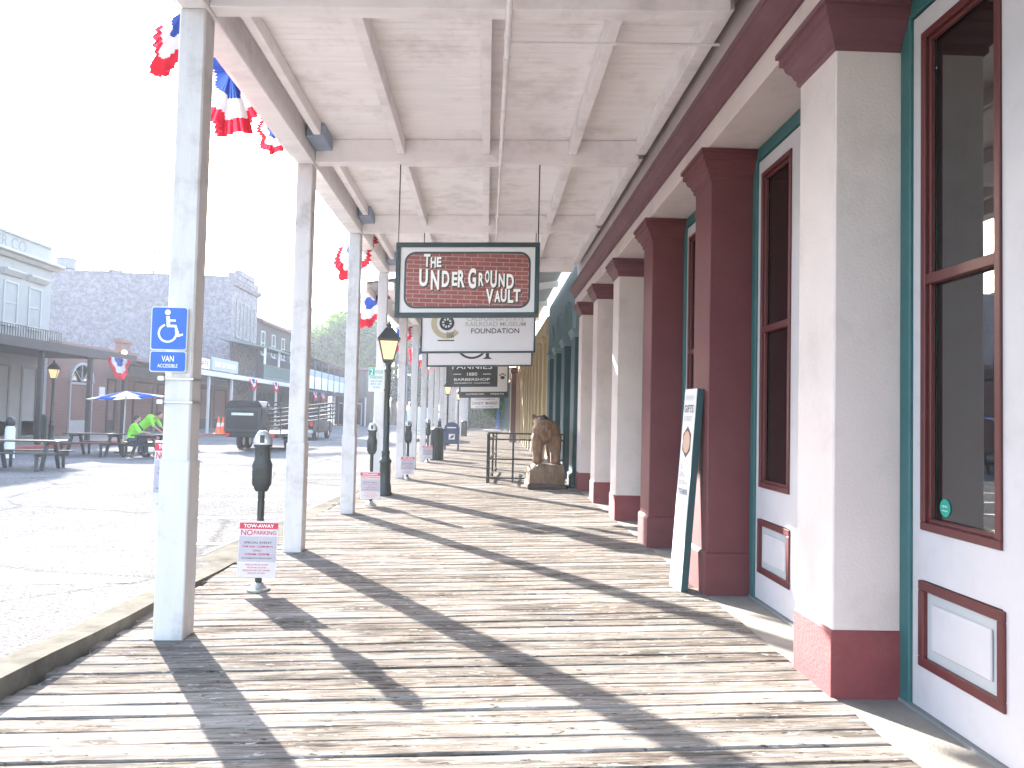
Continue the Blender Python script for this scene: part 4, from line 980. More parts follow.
# street canopy with white posts
c = thing('street_canopy', (-19, 56, 0), 'long white posted canopy in front of the low brick shops', 'canopy')
MB().add([(FX, 44.5, 4.25), (-16.9, 44.5, 3.72), (-16.9, 72, 3.72), (FX, 72, 4.25), (FX, 44.5, 4.33), (-16.9, 44.5, 3.8), (-16.9, 72, 3.8), (FX, 72, 4.33)], [(0, 1, 2, 3), (4, 7, 6, 5), (0, 4, 5, 1), (1, 5, 6, 2), (2, 6, 7, 3), (3, 7, 4, 0)]).build('roof', 'dark_wood', c)
MB().box(-16.96, -16.8, 44.5, 72, 3.55, 3.86).build('fascia', 'pale_wood', c)
for yy in (44.7, 48.6, 52.9, 58.2, 64.0, 70.5): MB().box(-17.12, -16.97, yy-.08, yy+.08, .04, 3.7).build('post', 'pale_wood', c, bev=.02)
for (y0, y1, z1, tx) in ((46.0, 48.2, 4.55, 'CAFE'), (48.6, 53.6, 4.75, 'RIVER CITY SALOON')):
    t = thing('roof_sign', (-16.95, y0, 3.86), 'pale %s sign board standing on the canopy edge' % ('short' if y1-y0 < 3 else 'long blue'), 'sign')
    MB().box(-16.95, -16.87, y0, y1, 3.95, z1).build('board', 'pale_blue' if y1-y0 > 3 else 'sign_white', t); MB().box(-16.95, -16.9, y0+.2, y0+.28, 3.86, 3.95).box(-16.95, -16.9, y1-.28, y1-.2, 3.86, 3.95).build('foot', 'iron_black', t)
    text(tx, 'letter_white' if y1-y0 > 3 else 'letter_dark', t, (y1-y0)*.8, .32, lambda u, v, d, y0=y0, y1=y1, z1=z1: (-16.865, (y0+y1)/2+u, (3.95+z1)/2+v))
# big brick building
e = thing('brick_building', (-28, 68, 0), 'tall old brick building with blank side wall and stepped parapet', 'building')
MB().box(-44, FX, 64.5, 71.7, .03, 12.4).build('wall', BRICK, e)
mb = MB(); xs3 = [-44, -38, -37, -31, -30, -26, -25, FX]; zs = [12.9, 12.75, 12.6, 12.7, 12.5, 12.62, 12.45, 12.5]
for i in range(7): mb.box(xs3[i], xs3[i+1], 64.45, 64.8, 12.4, zs[i])
mb.build('side_parapet', BRICK, e)
MB().box(FX-.4, FX+.05, 64.5, 71.7, 12.4, 12.8).build('parapet', BRICK, e); MB().box(FX-.45, FX+.12, 66.2, 70.2, 12.8, 13.25).build('parapet_step', BRICK, e)
MB().prism([(FX, 11.7), (FX+.2, 11.75), (FX+.35, 12.0), (FX+.35, 12.15), (FX, 12.2)], 1, 64.5, 71.7).build('cornice', BRICK, e)
for yy in (65.6, 67.6, 69.6): window(e, yy, yy+1.1, 7.6, 10.6, 'shutter', FX+.02, hood=False)
for (x, y, rr_, h, lb) in ((-35.5, 66.5, .75, 1.35, 'round metal tank on the brick roof beside the cream parapet'),):
    t = thing('roof_tank', (x, y, 12.4), lb, 'tank'); soften(MB().lathe([(rr_*.95, 12.4), (rr_, 12.45), (rr_, 12.4+h), (rr_*1.06, 12.42+h), (rr_*1.06, 12.52+h), (rr_*.3, 12.7+h), (.05, 12.72+h)], 20, c=(x, y, 0)).build('drum', 'shutter', t))
    MB().lathe([(rr_*1.03, 12.9), (rr_*1.03, 12.98)], 20, c=(x, y, 0)).build('hoop', 'iron_black', t)
for i, x in enumerate((-31.3, -25.6, -24.2)):
    t = thing('roof_vent', (x, 65.6, 12.4), ('leftmost roof vent on the brick building', 'middle roof vent on the brick building', 'rightmost roof vent on the brick building')[i], 'vent', 'vents on the brick roof')
    soften(MB().lathe([(.16, 12.4), (.16, 12.95), (.28, 13.0), (.28, 13.15), (.1, 13.25)], 12, c=(x, 65.6, 0)).build('stack', 'steel', t))
t = thing('antenna_mast', (-28.9, 68, 12.4), 'thin tall antenna mast on the brick roof', 'antenna')
soften(MB().tube((-28.9, 68, 12.4), (-28.9, 68, 16), .10, .08, 8).tube((-28.9, 68, 16), (-28.9, 68, 19.4), .07, .05, 8).build('mast', 'iron_black', t)); MB().box(-29.1, -28.7, 67.8, 68.2, 12.38, 12.5).build('base', 'iron_black', t)
# timber balcony building
h = thing('balcony_building', (-24, 85, 0), 'dark timber building with green balcony beyond the brick building', 'building')
MB().box(-34, FX, 71.75, 93, .03, 9.6).build('wall', 'dark_wood', h)
MB().prism([(FX+.5, 9.6), (FX+.5, 9.85), (-27, 12.2), (-34, 9.85), (-34, 9.6)], 1, 71.75, 93.4).build('roof', 'roof_brown', h)
y = 73.
while y < 91: window(h, y, y+1.2, 6.7, 8.9, 'pale_wood', FX+.02, hood=False); y += 3.6
y = 73.
while y < 91: far_door(h, y, y+1.6, 3.2, 'dark_wood', FX+.02); y += 3.2
bf = MB().box(FX, -17.2, 61, 72.8, 3.88, 4.08).build('balcony_floor', 'green_wood', h)
MB().box(-17.3, -17.18, 61, 72.8, 3.78, 4.15).build('edge_board', 'green_wood', bf); MB().box(-17.28, -17.18, 61, 72.8, 5.0, 5.1).build('handrail', 'green_wood', bf)
bl = MB(); y = 61.1
while y < 72.6: bl.box(-17.26, -17.2, y, y+.09, 4.15, 5.0); y += .26
tag(bl.build('balusters', 'green_wood', bf), kind='stuff')
y = 61.2
while y < 72.8: MB().box(-17.3, -17.16, y-.07, y+.07, 5.1, 6.35).build('balcony_post', 'pale_wood', h); y += 4.1
MB().add([(FX, 61, 7.0), (-16.9, 61, 6.3), (-16.9, 72.8, 6.3), (FX, 72.8, 7.0), (FX, 61, 7.1), (-16.9, 61, 6.45), (-16.9, 72.8, 6.45), (FX, 72.8, 7.1)], [(0, 3, 2, 1), (4, 5, 6, 7), (0, 1, 5, 4), (1, 2, 6, 5), (2, 3, 7, 6), (3, 0, 4, 7)]).build('balcony_roof', 'green_wood', h)
# glazed upper gallery
gz = thing('glazed_gallery', (-17.6, 84, 0), 'dark framed gallery with white and blue panels left of the trees', 'building')
GX = -16.6
MB().box(-19.0, GX, 73, 92, 3.35, 3.6).build('floor', 'dark_wood', gz); MB().add([(-19.0, 73, 7.0), (GX+.4, 73, 6.5), (GX+.4, 92, 6.5), (-19.0, 92, 7.0), (-19.0, 73, 7.12), (GX+.4, 73, 6.62), (GX+.4, 92, 6.62), (-19.0, 92, 7.12)], [(0, 3, 2, 1), (4, 5, 6, 7), (0, 1, 5, 4), (1, 2, 6, 5), (2, 3, 7, 6), (3, 0, 4, 7)]).build('roof', 'dark_wood', gz)
for i in range(7):
    yy = 73+i*3.16; MB().box(GX-.1, GX+.02, yy-.06, yy+.06, .0, 6.5).build('post', 'iron_black', gz)
    if i < 6:
        MB().box(GX-.06, GX-.03, yy+.1, yy+3.06, 3.7, 4.9).build('panel', 'sign_white', gz); MB().box(GX-.06, GX-.03, yy+.1, yy+3.06, 4.92, 5.5).build('panel', 'pale_blue', gz); MB().box(GX-.06, GX-.04, yy+.1, yy+3.06, 5.5, 6.4).build('pane', GLASS2, gz)
MB().box(-19.0, -18.9, 73, 92, 0, 3.35).build('back_wall', 'dark_wood', gz)
# dark porch building closing the street
p = thing('porch_building', (-14, 96, 0), 'dark low porch building between the gallery and the trees', 'building')
MB().box(-18, -14.4, 94, 101, -.1, 6.6).build('wall', 'dark_wood', p); MB().box(-18.3, -14.0, 93.2, 101.4, 6.6, 6.9).build('roof', 'roof_brown', p)
for i, (x) in enumerate((-17.6, -16.1)):
    d = MB().ring(1, 93.9, 94.02, x, x+1.3, -.05, 2.6, .1).build('door', 'pale_wood', p); MB().box(x+.1, x+1.2, 93.95, 93.97, .05, 2.5).build('pane', GLASS2, d)
for x in (-17.8, -16.0, -14.2): MB().box(x-.07, x+.07, 92.6, 92.75, -.1, 3.3).build('post', 'pale_wood', p)
MB().box(-18, -14.1, 92.4, 94, 3.3, 3.5).build('awning', 'dark_wood', p)
# far tower
tw = thing('office_tower', (-68, 320, 0), 'pale blue distant office block above the trees', 'building')
MB().box(-76, -61, 310, 335, -.5, 40).build('wall', 'tower_wall', tw); MB().box(-73, -64, 315, 330, 40, 43).build('roof_house', 'tower_wall', tw)
for r_ in range(8):
    for q in range(3): MB().box(-75+q*4.6, -71.6+q*4.6, 309.9, 309.97, 5+r_*4.2, 7.6+r_*4.2).build('window', GLASS2, tw)
t2 = thing('office_tower', (-36, 340, 0), 'second faint distant block behind the tree tops', 'building')
MB().box(-58, -44, 330, 350, -.5, 52).build('wall', 'tower_wall', t2)
for r_ in range(9):
    for q in range(3): MB().box(-57+q*4.4, -54+q*4.4, 329.9, 329.97, 8+r_*4.6, 10.8+r_*4.6).build('window', GLASS2, t2)

# bunting across the street
for i, (x, y, z, r_, lb) in enumerate(((-16.7, 36.0, 3.75, .95, 'bunting fan on the dark awning of the cream building'), (-16.72, 56.6, 3.75, .8, 'left bunting fan on the white posted canopy'), (-16.72, 62.6, 3.75, .75, 'middle bunting fan on the white posted canopy'), (-16.72, 68.0, 3.75, .75, 'right bunting fan on the white posted canopy'), (GX+.1, 76, 3.4, .8, 'left bunting fan below the glazed gallery'), (GX+.1, 79.5, 3.4, .8, 'right bunting fan below the glazed gallery'))):
    fan('bunting', lb, y, z, r_, x=x, flare=-.15, seed=40+i, group='bunting across the street')

# picnic tables
def picnic(label, loc, rz, L=1.8):
    t = thing('picnic_table', (0, 0, 0), label, 'table', 'dark picnic tables in the street')
    for k_ in range(4): MB().box(-L/2, L/2, -.37+k_*.187, -.37+k_*.187+.18, .71, .75).build('top_plank', 'table_wood', t)
    for s_ in (-1, 1):
        for k_ in range(2): MB().box(-L/2, L/2, s_*.72-.13+k_*.135, s_*.72-.005+k_*.135, .43, .465).build('seat_plank', 'table_wood', t)
    for sx in (-1, 1):
        x = sx*(L/2-.25)
        for s_ in (-1, 1): MB().bar((x, s_*.22, .71), (x, s_*.50, .0), .05, .09, up=(1, 0, 0)).build('leg', 'table_wood', t); MB().bar((x, s_*.78, .43), (x, s_*.78, .0), .05, .07, up=(1, 0, 0)).build('seat_leg', 'table_wood', t)
        MB().box(x-.03, x+.03, -.85, .85, .36, .43).build('cross_beam', 'table_wood', t); MB().box(x-.03, x+.03, -.36, .36, .64, .709).build('top_beam', 'table_wood', t)
    t.location = loc; t.rotation_euler = (0, 0, rz); return t
t1 = picnic('dark picnic table at the left edge of the street', (-11.75, 20.4, -.10), R(6))
copy_tree(t1, (-13.0, 26.6, -.10), R(-4), 'dark picnic table below the blue umbrella'); copy_tree(t1, (-11.0, 26.7, -.10), R(80), 'dark picnic table where the green shirted people sit')
# umbrellas
t = thing('patio_umbrella', (-13.0, 28.6, -.1), 'open blue and white striped patio umbrella', 'umbrella')
soften(MB().tube((-13.0, 28.6, -.1), (-12.95, 28.6, 2.12), .025, n=8).build('pole', 'pale_wood', t)); soften(MB().lathe([(.28, 0), (.28, .06), (.06, .1)], 14, c=(-13.0, 28.6, -.1)).build('base', 'iron_black', t))
for q in range(8):
    a0, a1 = R(45*q), R(45*q+45); c0 = Vector((-12.95, 28.6, 2.12))
    v = [c0]+[c0+Vector((1.28*math.cos(a_), 1.28*math.sin(a_), -.26+.10*math.cos(a_))) for a_ in (a0, (a0+a1)/2, a1)]
    v[2] = v[2]+Vector((0, 0, .03)); MB().add(v, [(0, 1, 2), (0, 2, 3)]).build('canopy_gore', UBLUE if q % 2 else UWHITE, t)
t = thing('patio_umbrella', (-11.6, 29.4, -.1), 'closed white patio umbrella behind the green shirted people', 'umbrella')
soften(MB().tube((-11.6, 29.4, -.1), (-11.6, 29.4, 2.3), .025, n=8).build('pole', 'pale_wood', t)); soften(MB().lathe([(.28, 0), (.28, .06), (.06, .1)], 14, c=(-11.6, 29.4, -.1)).build('base', 'iron_black', t))
cl = MB(); v = []; f = []; pr = [(.05, 2.28), (.11, 2.1), (.15, 1.7), (.2, 1.35), (.17, 1.24)]
for r_, z in pr:
    for q in range(16): rr_ = r_*(1 if q % 2 else .72); v.append((-11.6+rr_*math.cos(q*math.pi/8), 29.4+rr_*math.sin(q*math.pi/8), z))
for k_ in range(4):
    for q in range(16): f.append((k_*16+q, k_*16+(q+1) % 16, (k_+1)*16+(q+1) % 16, (k_+1)*16+q))
cl.add(v, f).build('folded_canopy', UWHITE, t)

# people in green shirts
def person(label, base, rz, pose):
    t = thing('person', (0, 0, 0), label, 'person', 'people in green shirts')
    J = pose; bdy = MB(); sh = MB()
    def L_(m_, a_, b_, r0, r1): limb(m_, J[a_], J[b_], r0, r1, 10)
    ell(bdy, J['pelvis'], (.17, .13, .13)); L_(bdy, 'pelvis', 'chest', .13, .13); ell(bdy, J['chest'], (.19, .12, .17)); L_(bdy, 'chest', 'neck', .09, .055); L_(bdy, 'neck', 'head', .055, .05)
    ell(bdy, J['head'], (.078, .095, .115)); hd = Vector(J['head']); fc = Vector(J['face'])
    ell(bdy, hd+fc*.095+Vector((0, 0, -.01)), (.016, .016, .022)); ell(bdy, hd+fc*.085+Vector((0, 0, -.055)), (.03, .018, .012))
    sd_ = Vector((0, 0, 1)).cross(fc)
    for s_ in (-1, 1): ell(bdy, hd+sd_*s_*.08, (.02, .02, .032)); ell(bdy, hd+fc*.08+sd_*s_*.032+Vector((0, 0, .012)), (.014, .014, .01))
    for s_ in 'LR':
        L_(bdy, 'hip'+s_, 'knee'+s_, .085, .06); L_(bdy, 'knee'+s_, 'ankle'+s_, .058, .04); L_(bdy, 'ankle'+s_, 'toe'+s_, .05, .04)
        L_(bdy, 'sho'+s_, 'elb'+s_, .052, .042); L_(bdy, 'elb'+s_, 'wri'+s_, .04, .028)
        w_ = Vector(J['wri'+s_]); d_ = (w_-Vector(J['elb'+s_])).normalized(); sd2 = d_.cross(Vector((0, 0, 1))).normalized(); pm_ = w_+d_*.05
        limb(bdy, w_, pm_, .028, .034)
        for q, ln_ in ((-1.5, .06), (-.5, .075), (.5, .072), (1.5, .055)):
            k0 = pm_+d_*.03+sd2*q*.02; k1 = k0+d_*ln_*.55+Vector((0, 0, -.008)); k2 = k1+d_*ln_*.45+Vector((0, 0, -.022)); limb(bdy, k0, k1, .0105, .0098, 6); limb(bdy, k1, k2, .0098, .009, 6)
        th = w_+d_*.03+sd2*(.03 if s_ == 'L' else -.03); limb(bdy, th, th+d_*.035+sd2*(.03 if s_ == 'L' else -.03), .012, .01, 6)
        L_(sh, 'sho'+s_, 'elb'+s_, .07, .062)
    ell(sh, J['chest'], (.215, .15, .2)); limb(sh, J['pelvis'], J['chest'], .155, .165, 12); limb(sh, J['shoL'], J['shoR'], .075, .075)
    bo = bdy.build('body', 'skin', t); remesh(bo, .012, 2); so = sh.build('shirt', 'hivis', t); remesh(so, .02, 4)
    tr = MB()
    for s_ in 'LR': limb(tr, J['hip'+s_], J['knee'+s_], .105, .078); limb(tr, J['knee'+s_], J['ankle'+s_], .076, .06)
    ell(tr, J['pelvis'], (.185, .15, .14)); remesh(tr.build('trousers', 'jeans', t), .02, 3)
    hr = MB(); ell(hr, hd+Vector((0, 0, .03))-fc*.02, (.088, .1, .105)); remesh(hr.build('hair', 'hair', t), .015, 2)
    so_ = MB()
    for s_ in 'LR': limb(so_, Vector(J['ankle'+s_])-Vector((0, 0, .03)), J['toe'+s_], .055, .05)
    so_.build('shoes', 'rubber', t)
    t.location = base; t.rotation_euler = (0, 0, rz); return t
seat = dict(pelvis=(0, 0, .56), chest=(0, .08, .92), neck=(0, .12, 1.12), head=(0, .17, 1.26), face=(0, 1, 0))
for s_, q in (('L', -1), ('R', 1)):
    seat.update({'hip'+s_: (q*.09, 0, .54), 'knee'+s_: (q*.12, .42, .52), 'ankle'+s_: (q*.12, .40, .09), 'toe'+s_: (q*.13, .55, .055), 'sho'+s_: (q*.19, .10, 1.05), 'elb'+s_: (q*.24, .25, .82), 'wri'+s_: (q*.14, .46, .80)})
person('seated person in a bright green shirt, lower left of the two', (-11.75, 26.45, -.10), R(-70), seat)
lean_ = dict(pelvis=(0, -.12, .95), chest=(0, .20, 1.22), neck=(0, .40, 1.32), head=(0, .53, 1.38), face=(0, .9, -.2))
for s_, q in (('L', -1), ('R', 1)):
    lean_.update({'hip'+s_: (q*.09, -.12, .92), 'knee'+s_: (q*.11, -.04, .50), 'ankle'+s_: (q*.12, -.10, .09), 'toe'+s_: (q*.13, .06, .055), 'sho'+s_: (q*.19, .30, 1.28), 'elb'+s_: (q*.25, .44, 1.02), 'wri'+s_: (q*.17, .62, .86)})
person('standing person in a bright green shirt bending over the table', (-11.95, 27.9, -.10), R(-95), lean_)

# white capped bollard behind the left table
t = thing('bollard', (-14.6, 24.6, -.1), 'white bollard with dark rounded cap behind the left table', 'bollard')
soften(MB().lathe([(.16, 0), (.15, .04), (.14, .9), (.10, .98)], 14, c=(-14.6, 24.6, -.1)).build('shaft', 'sign_white', t)); soften(MB().lathe([(.1, .985), (.13, 1.02), (.13, 1.14), (.08, 1.24), (.02, 1.27)], 14, c=(-14.6, 24.6, -.1)).build('cap', 'iron_black', t))
# litter bin at the far lamp
copy_tree(b1, (-18.2, 32.7, .04), 0, 'dark litter bin at the foot of the lamp across the street')

# ---------------------------------------------------------------- vehicles
def wheel(parent, x, y, r, wd, zc=None, rim='steel'):
    zc = r-.1 if zc is None else zc
    tw_ = MB(); prof = [(r*.62, -wd/2), (r*.93, -wd/2), (r, -wd*.36), (r, wd*.36), (r*.93, wd/2), (r*.62, wd/2)]
    n = 20; v = []; f = []
    for rr_, d_ in prof:
        for i in range(n): a_ = 2*math.pi*i/n; v.append((x+d_, y+rr_*math.cos(a_), zc+rr_*math.sin(a_)))
    for k_ in range(len(prof)-1):
        for i in range(n): j = (i+1) % n; f.append((k_*n+i, k_*n+j, (k_+1)*n+j, (k_+1)*n+i))
    w_ = soften(tw_.add(v, f).build('wheel', 'rubber', parent)); 
    soften(MB().tube((x-wd*.4, y, zc), (x+wd*.4, y, zc), r*.62, n=16).build('rim', rim, w_)); return w_
def car(name, label, cat, x, y, prof_low, prof_cab, W, body, wheels, wr=.36, pickup=False):
    """side profiles (along y, z) extruded across W, cabin narrower at the roof"""
    t = thing(name, (x, y, -.1), label, cat)
    z0 = -.1
    bd_ = MB().prism([(y+a_, z0+b_) for a_, b_ in prof_low], 0, x-W/2, x+W/2); soften(bd_.build('body', body, t, bev=.06, seg=2), 35)
    cab = MB(); n = len(prof_cab); zt = max(b_ for _, b_ in prof_cab); zb = min(b_ for _, b_ in prof_cab); v = []
    for s_ in (-1, 1):
        for a_, b_ in prof_cab: ins = .04+.16*(b_-zb)/(zt-zb); v.append((x+s_*(W/2-ins), y+a_, z0+b_))
    cab.add(v, [tuple(range(n-1, -1, -1)), tuple(range(n, 2*n))]+[(i, (i+1) % n, (i+1) % n+n, i+n) for i in range(n)])
    cb_ = soften(cab.build('cabin', body, t, bev=.04, seg=2), 35)
    ya, yb = min(a_ for a_, _ in prof_cab), max(a_ for a_, _ in prof_cab)
    MB().add([(x-W/2+.16, y+ya-.012+.02, z0+zb+.10), (x+W/2-.16, y+ya-.012+.02, z0+zb+.10), (x+W/2-.26, y+prof_cab[-1][0]-.01, z0+zt-.12), (x-W/2+.26, y+prof_cab[-1][0]-.01, z0+zt-.12)], [(0, 1, 2, 3)]).build('rear_window', GLASS2, cb_)
    for s_ in (-1, 1):
        q = [(x+s_*(W/2-.05), y+ya+.35, z0+zb+.08), (x+s_*(W/2-.05), y+yb-.45, z0+zb+.08), (x+s_*(W/2-.155), y+yb-.75, z0+zt-.12), (x+s_*(W/2-.155), y+ya+.45, z0+zt-.12)]
        MB().add([(a_+s_*.012, b_, c_) for a_, b_, c_ in q], [(0, 1, 2, 3)]).build('side_window', GLASS2, cb_)
        y_r = y+prof_low[0][0]; MB().box(x+s_*(W/2-.12)-.09, x+s_*(W/2-.12)+.09, y_r-.03, y_r+.06, z0+.78, z0+1.08).build('tail_light', 'tail_red', t, bev=.01)
        MB().box(x+s_*(W/2+.06)-.07, x+s_*(W/2+.06)+.07, y+yb-.6, y+yb-.45, z0+zb+.05, z0+zb+.22).build('mirror', body, t, bev=.02)
        for wy in wheels: wheel(t, x+s_*(W/2-.10), y+wy, wr, .22)
    yr = y+prof_low[0][0]; MB().box(x-W/2+.03, x+W/2-.03, yr-.1, yr+.02, z0+.38, z0+.6).build('rear_bumper', 'steel', t, bev=.03); MB().box(x-.26, x+.26, yr-.008, yr+.0, z0+.66, z0+.8).build('number_plate', 'sign_white', t)
    yf = y+max(a_ for a_, _ in prof_low); MB().box(x-W/2+.03, x+W/2-.03, yf-.02, yf+.1, z0+.36, z0+.58).build('front_bumper', body, t, bev=.03)
    return t
# dark pickup in the shade
car('pickup_truck', 'dark pickup truck with red tail lamps behind the trailer', 'truck', -10.6, 44.2, [(0, .42), (5.2, .42), (5.3, .8), (5.1, 1.05), (3.9, 1.12), (0, 1.12)], [(1.9, 1.1), (4.2, 1.1), (3.6, 1.78), (2.1, 1.82)], 1.95, 'truck_dark', (.95, 4.3), .39)
car('delivery_van', 'white van parked by the kerb behind the far posts', 'van', -3.95, 47.0, [(0, .4), (5.0, .4), (5.1, .95), (4.6, 1.15), (0, 1.25)], [(.02, 1.2), (4.55, 1.12), (3.7, 1.9), (3.2, 2.0), (.1, 2.0)], 1.85, 'car_white', (.95, 4.1), .37)
# equipment trailer: black hopper with folded steel frames, cones on its tail
t = thing('equipment_trailer', (-9.2, 33, -.1), 'black equipment trailer carrying steel frames in the street', 'trailer')
Z = -.1; tx0, tx1, ty0, ty1 = -10.25, -8.2, 31.2, 36.4
MB().box(tx0, tx1, ty0+.1, ty1, Z+.55, Z+.72).build('bed', 'truck_dark', t, bev=.02)
MB().prism([(tx0, Z+.72), (tx0+1.35, Z+.72), (tx0+1.42, Z+1.75), (tx0-.05, Z+1.75)], 1, ty0, ty0+1.5).build('hopper', 'truck_dark', t, bev=.03)
MB().ring(1, ty0-.05, ty0, tx0-.02, tx0+1.38, Z+.78, Z+1.7, .09).build('hopper_frame', 'iron_black', t)
MB().box(tx0+.25, tx0+1.1, ty0-.06, ty0-.01, Z+1.42, Z+1.52).build('reflector', 'steel', t)
MB().prism([(tx0-.05, Z+1.75), (tx0+1.42, Z+1.75), (tx0+1.25, Z+2.0), (tx0+.1, Z+2.0)], 1, ty0+.1, ty0+1.4).build('lid', 'truck_dark', t, bev=.03)
for sx in (tx0+.05, tx1-.05):
    for wy in (33.2, 34.1): wheel(t, sx, wy, .36, .22, Z+.36)
for q in range(5):
    zz_ = Z+.95+q*.17; MB().bar((tx0+1.5, ty0+.2+q*.12, zz_), (tx1+1.3, ty1-.3, zz_+.42), .05, .07).build('frame_rail', 'meter_grey' if q % 2 else 'iron_black', t)
for q in range(6): MB().bar((tx0+1.55+q*.36, ty0+.3+q*.7, Z+.72), (tx0+1.55+q*.36, ty0+.3+q*.7, Z+1.95), .05).build('stake', 'iron_black', t)
for q in range(4): MB().bar((tx0+1.5, ty0+.25+q*1.2, Z+1.8), (tx1+.2, ty0+.25+q*1.2, Z+1.82), .045).build('cross_bar', 'iron_black', t)
MB().bar((tx0+1.0, ty0+1.6, Z+1.95), (tx1+.4, ty1-.2, Z+2.05), .06).build('top_rail', 'iron_black', t)
for s_ in (tx0+.12, tx1-.2): MB().box(s_-.08, s_+.08, ty0-.05, ty0+.02, Z+.58, Z+.72).build('tail_light', 'tail_red', t)
MB().bar(((tx0+tx1)/2, ty1, Z+.55), ((tx0+tx1)/2, ty1+1.6, Z+.48), .12).build('tow_bar', 'iron_black', t); MB().box((tx0+tx1)/2-.06, (tx0+tx1)/2+.06, ty1+1.45, ty1+1.6, Z, Z+.45).build('jockey_foot', 'iron_black', t)
def cone(label, loc):
    t = thing('traffic_cone', loc, label, 'traffic cone', 'traffic cones at the trailer'); x, y, z = loc
    MB().box(x-.17, x+.17, y-.17, y+.17, z, z+.03).build('base', 'cone_orange', t); soften(MB().lathe([(.13, .03), (.085, .3)], 14, c=loc).build('cone', 'cone_orange', t)); soften(MB().lathe([(.085, .30), (.062, .45)], 14, c=loc).build('reflective_band', 'sign_white', t)); soften(MB().lathe([(.062, .45), (.03, .68)], 14, c=loc).build('tip', 'cone_orange', t))
MB().box(tx0-.42, tx0-.06, ty0-.2, ty0+.75, Z+.62, Z+.66).build('cone_shelf', 'iron_black', t); MB().bar((tx0-.06, ty0+.3, Z+.62), (tx0+.05, ty0+.3, Z+.62), .06).build('shelf_bracket', 'iron_black', t)
cone('nearer traffic cone on the trailer shelf', (tx0-.24, ty0-.02, Z+.66)); cone('farther traffic cone on the trailer shelf', (tx0-.24, ty0+.5, Z+.66))
t = thing('sign_stand', (tx0-1.3, ty0+.6, Z), 'folded roadwork sign stand leaning left of the trailer', 'sign stand')
MB().bar((tx0-1.5, ty0+.6, Z+.0), (tx0-1.75, ty0+.9, Z+1.0), .06).bar((tx0-1.35, ty0+.9, Z+.0), (tx0-1.72, ty0+.9, Z+1.0), .06).build('legs', 'pale_wood', t); MB().box(tx0-1.85, tx0-1.55, ty0+.87, ty0+.92, Z+.95, Z+1.2).build('lamp_head', 'letter_tan', t, bev=.03)

# fence under the trees
t = thing('picket_fence', (-9, 99, -.1), 'dark fence with pale rails under the far trees', 'fence')
x = -11.2
while x < -3.2: MB().box(x-.06, x+.06, 98.95, 99.08, -.1, 1.9).build('picket', 'iron_black', t); x += .45
for z_ in (.5, 1.6): MB().box(-11.3, -3.2, 99.09, 99.15, z_, z_+.12).build('rail', 'pale_wood', t)

# ================================================================ TREES
def leaf_mat(name, c):
    ma = bpy.data.materials.new(name); ma.use_nodes = True; MATS[name] = ma
    n = ma.node_tree.nodes; l = ma.node_tree.links; n.remove(n['Principled BSDF']); o = n['Material Output']
    ge = n.new('ShaderNodeNewGeometry'); rp = n.new('ShaderNodeValToRGB'); rp.color_ramp.elements[0].color = tuple(x*.55 for x in c)+(1,); rp.color_ramp.elements[1].color = tuple(x*1.5 for x in c)+(1,)
    l.new(ge.outputs['Random Per Island'], rp.inputs[0])
    d = n.new('ShaderNodeBsdfDiffuse'); t = n.new('ShaderNodeBsdfTranslucent'); l.new(rp.outputs[0], d.inputs[0]); l.new(rp.outputs[0], t.inputs[0])
    mx = n.new('ShaderNodeMixShader'); mx.inputs[0].default_value = .5; l.new(d.outputs[0], mx.inputs[1]); l.new(t.outputs[0], mx.inputs[2]); l.new(mx.outputs[0], o.inputs[0])
leaf_mat('leaf_green', (.062, .115, .012)); leaf_mat('leaf_dark', (.022, .045, .008))
def tree(label, loc, H, Rr, seed, mat='leaf_green', nleaf=5200, trunk_h=.33, ls=.52):
    rr_ = random.Random(seed); t = thing('broadleaf_tree', loc, label, 'tree', 'trees at the end of the street'); o = Vector(loc)
    tk = MB(); th = H*trunk_h; tr_ = H*.022+.1
    tk.tube(o, o+Vector((.1, .05, th)), tr_*1.25, tr_*.8, 10); clumps = []
    for q in range(9):
        a_ = q*2.4+rr_.uniform(-.3, .3); e_ = rr_.uniform(.45, 1.2); L = rr_.uniform(.55, .95)*Rr; s_ = o+Vector((.1, .05, th*rr_.uniform(.75, 1.0)))
        p = s_+Vector((math.cos(a_)*math.cos(e_)*L, math.sin(a_)*math.cos(e_)*L, math.sin(e_)*L*(H-th)/Rr*.98)); tk.tube(s_, p, tr_*.5, tr_*.16, 7)
        clumps.append(p)
        for _ in range(4):
            p2 = p+Vector((rr_.uniform(-1, 1), rr_.uniform(-1, 1), rr_.uniform(-.4, 1)))*Rr*.36; tk.tube(p, p2, tr_*.15, tr_*.05, 5); clumps.append(p2)
    tk.build('trunk', 'bark', t)
    lf = MB(); v = []; f = []; cr_ = [rr_.uniform(.16, .30)*Rr for _ in clumps]
    for q in range(nleaf):
        k_ = rr_.randrange(len(clumps)); d_ = Vector((rr_.gauss(0, 1), rr_.gauss(0, 1), rr_.gauss(0, .75)))
        p = clumps[k_]+d_.normalized()*cr_[k_]*(rr_.random()**.4)*1.15
        u_ = Vector((rr_.gauss(0, 1), rr_.gauss(0, 1), rr_.gauss(0, 1))).normalized(); w_ = u_.orthogonal().normalized(); s_ = ls*rr_.uniform(.6, 1.2)
        b_ = len(v); v += [p-u_*s_*.5, p+w_*s_*.28, p+u_*s_*.5, p-w_*s_*.28]; f.append((b_, b_+1, b_+2, b_+3))
    me = bpy.data.meshes.new('crown'); me.from_pydata([tuple(p-o) for p in v], [], f); me.materials.append(MATS[mat]); ob = bpy.data.objects.new('crown', me); col.objects.link(ob); ob.parent = t
    return t
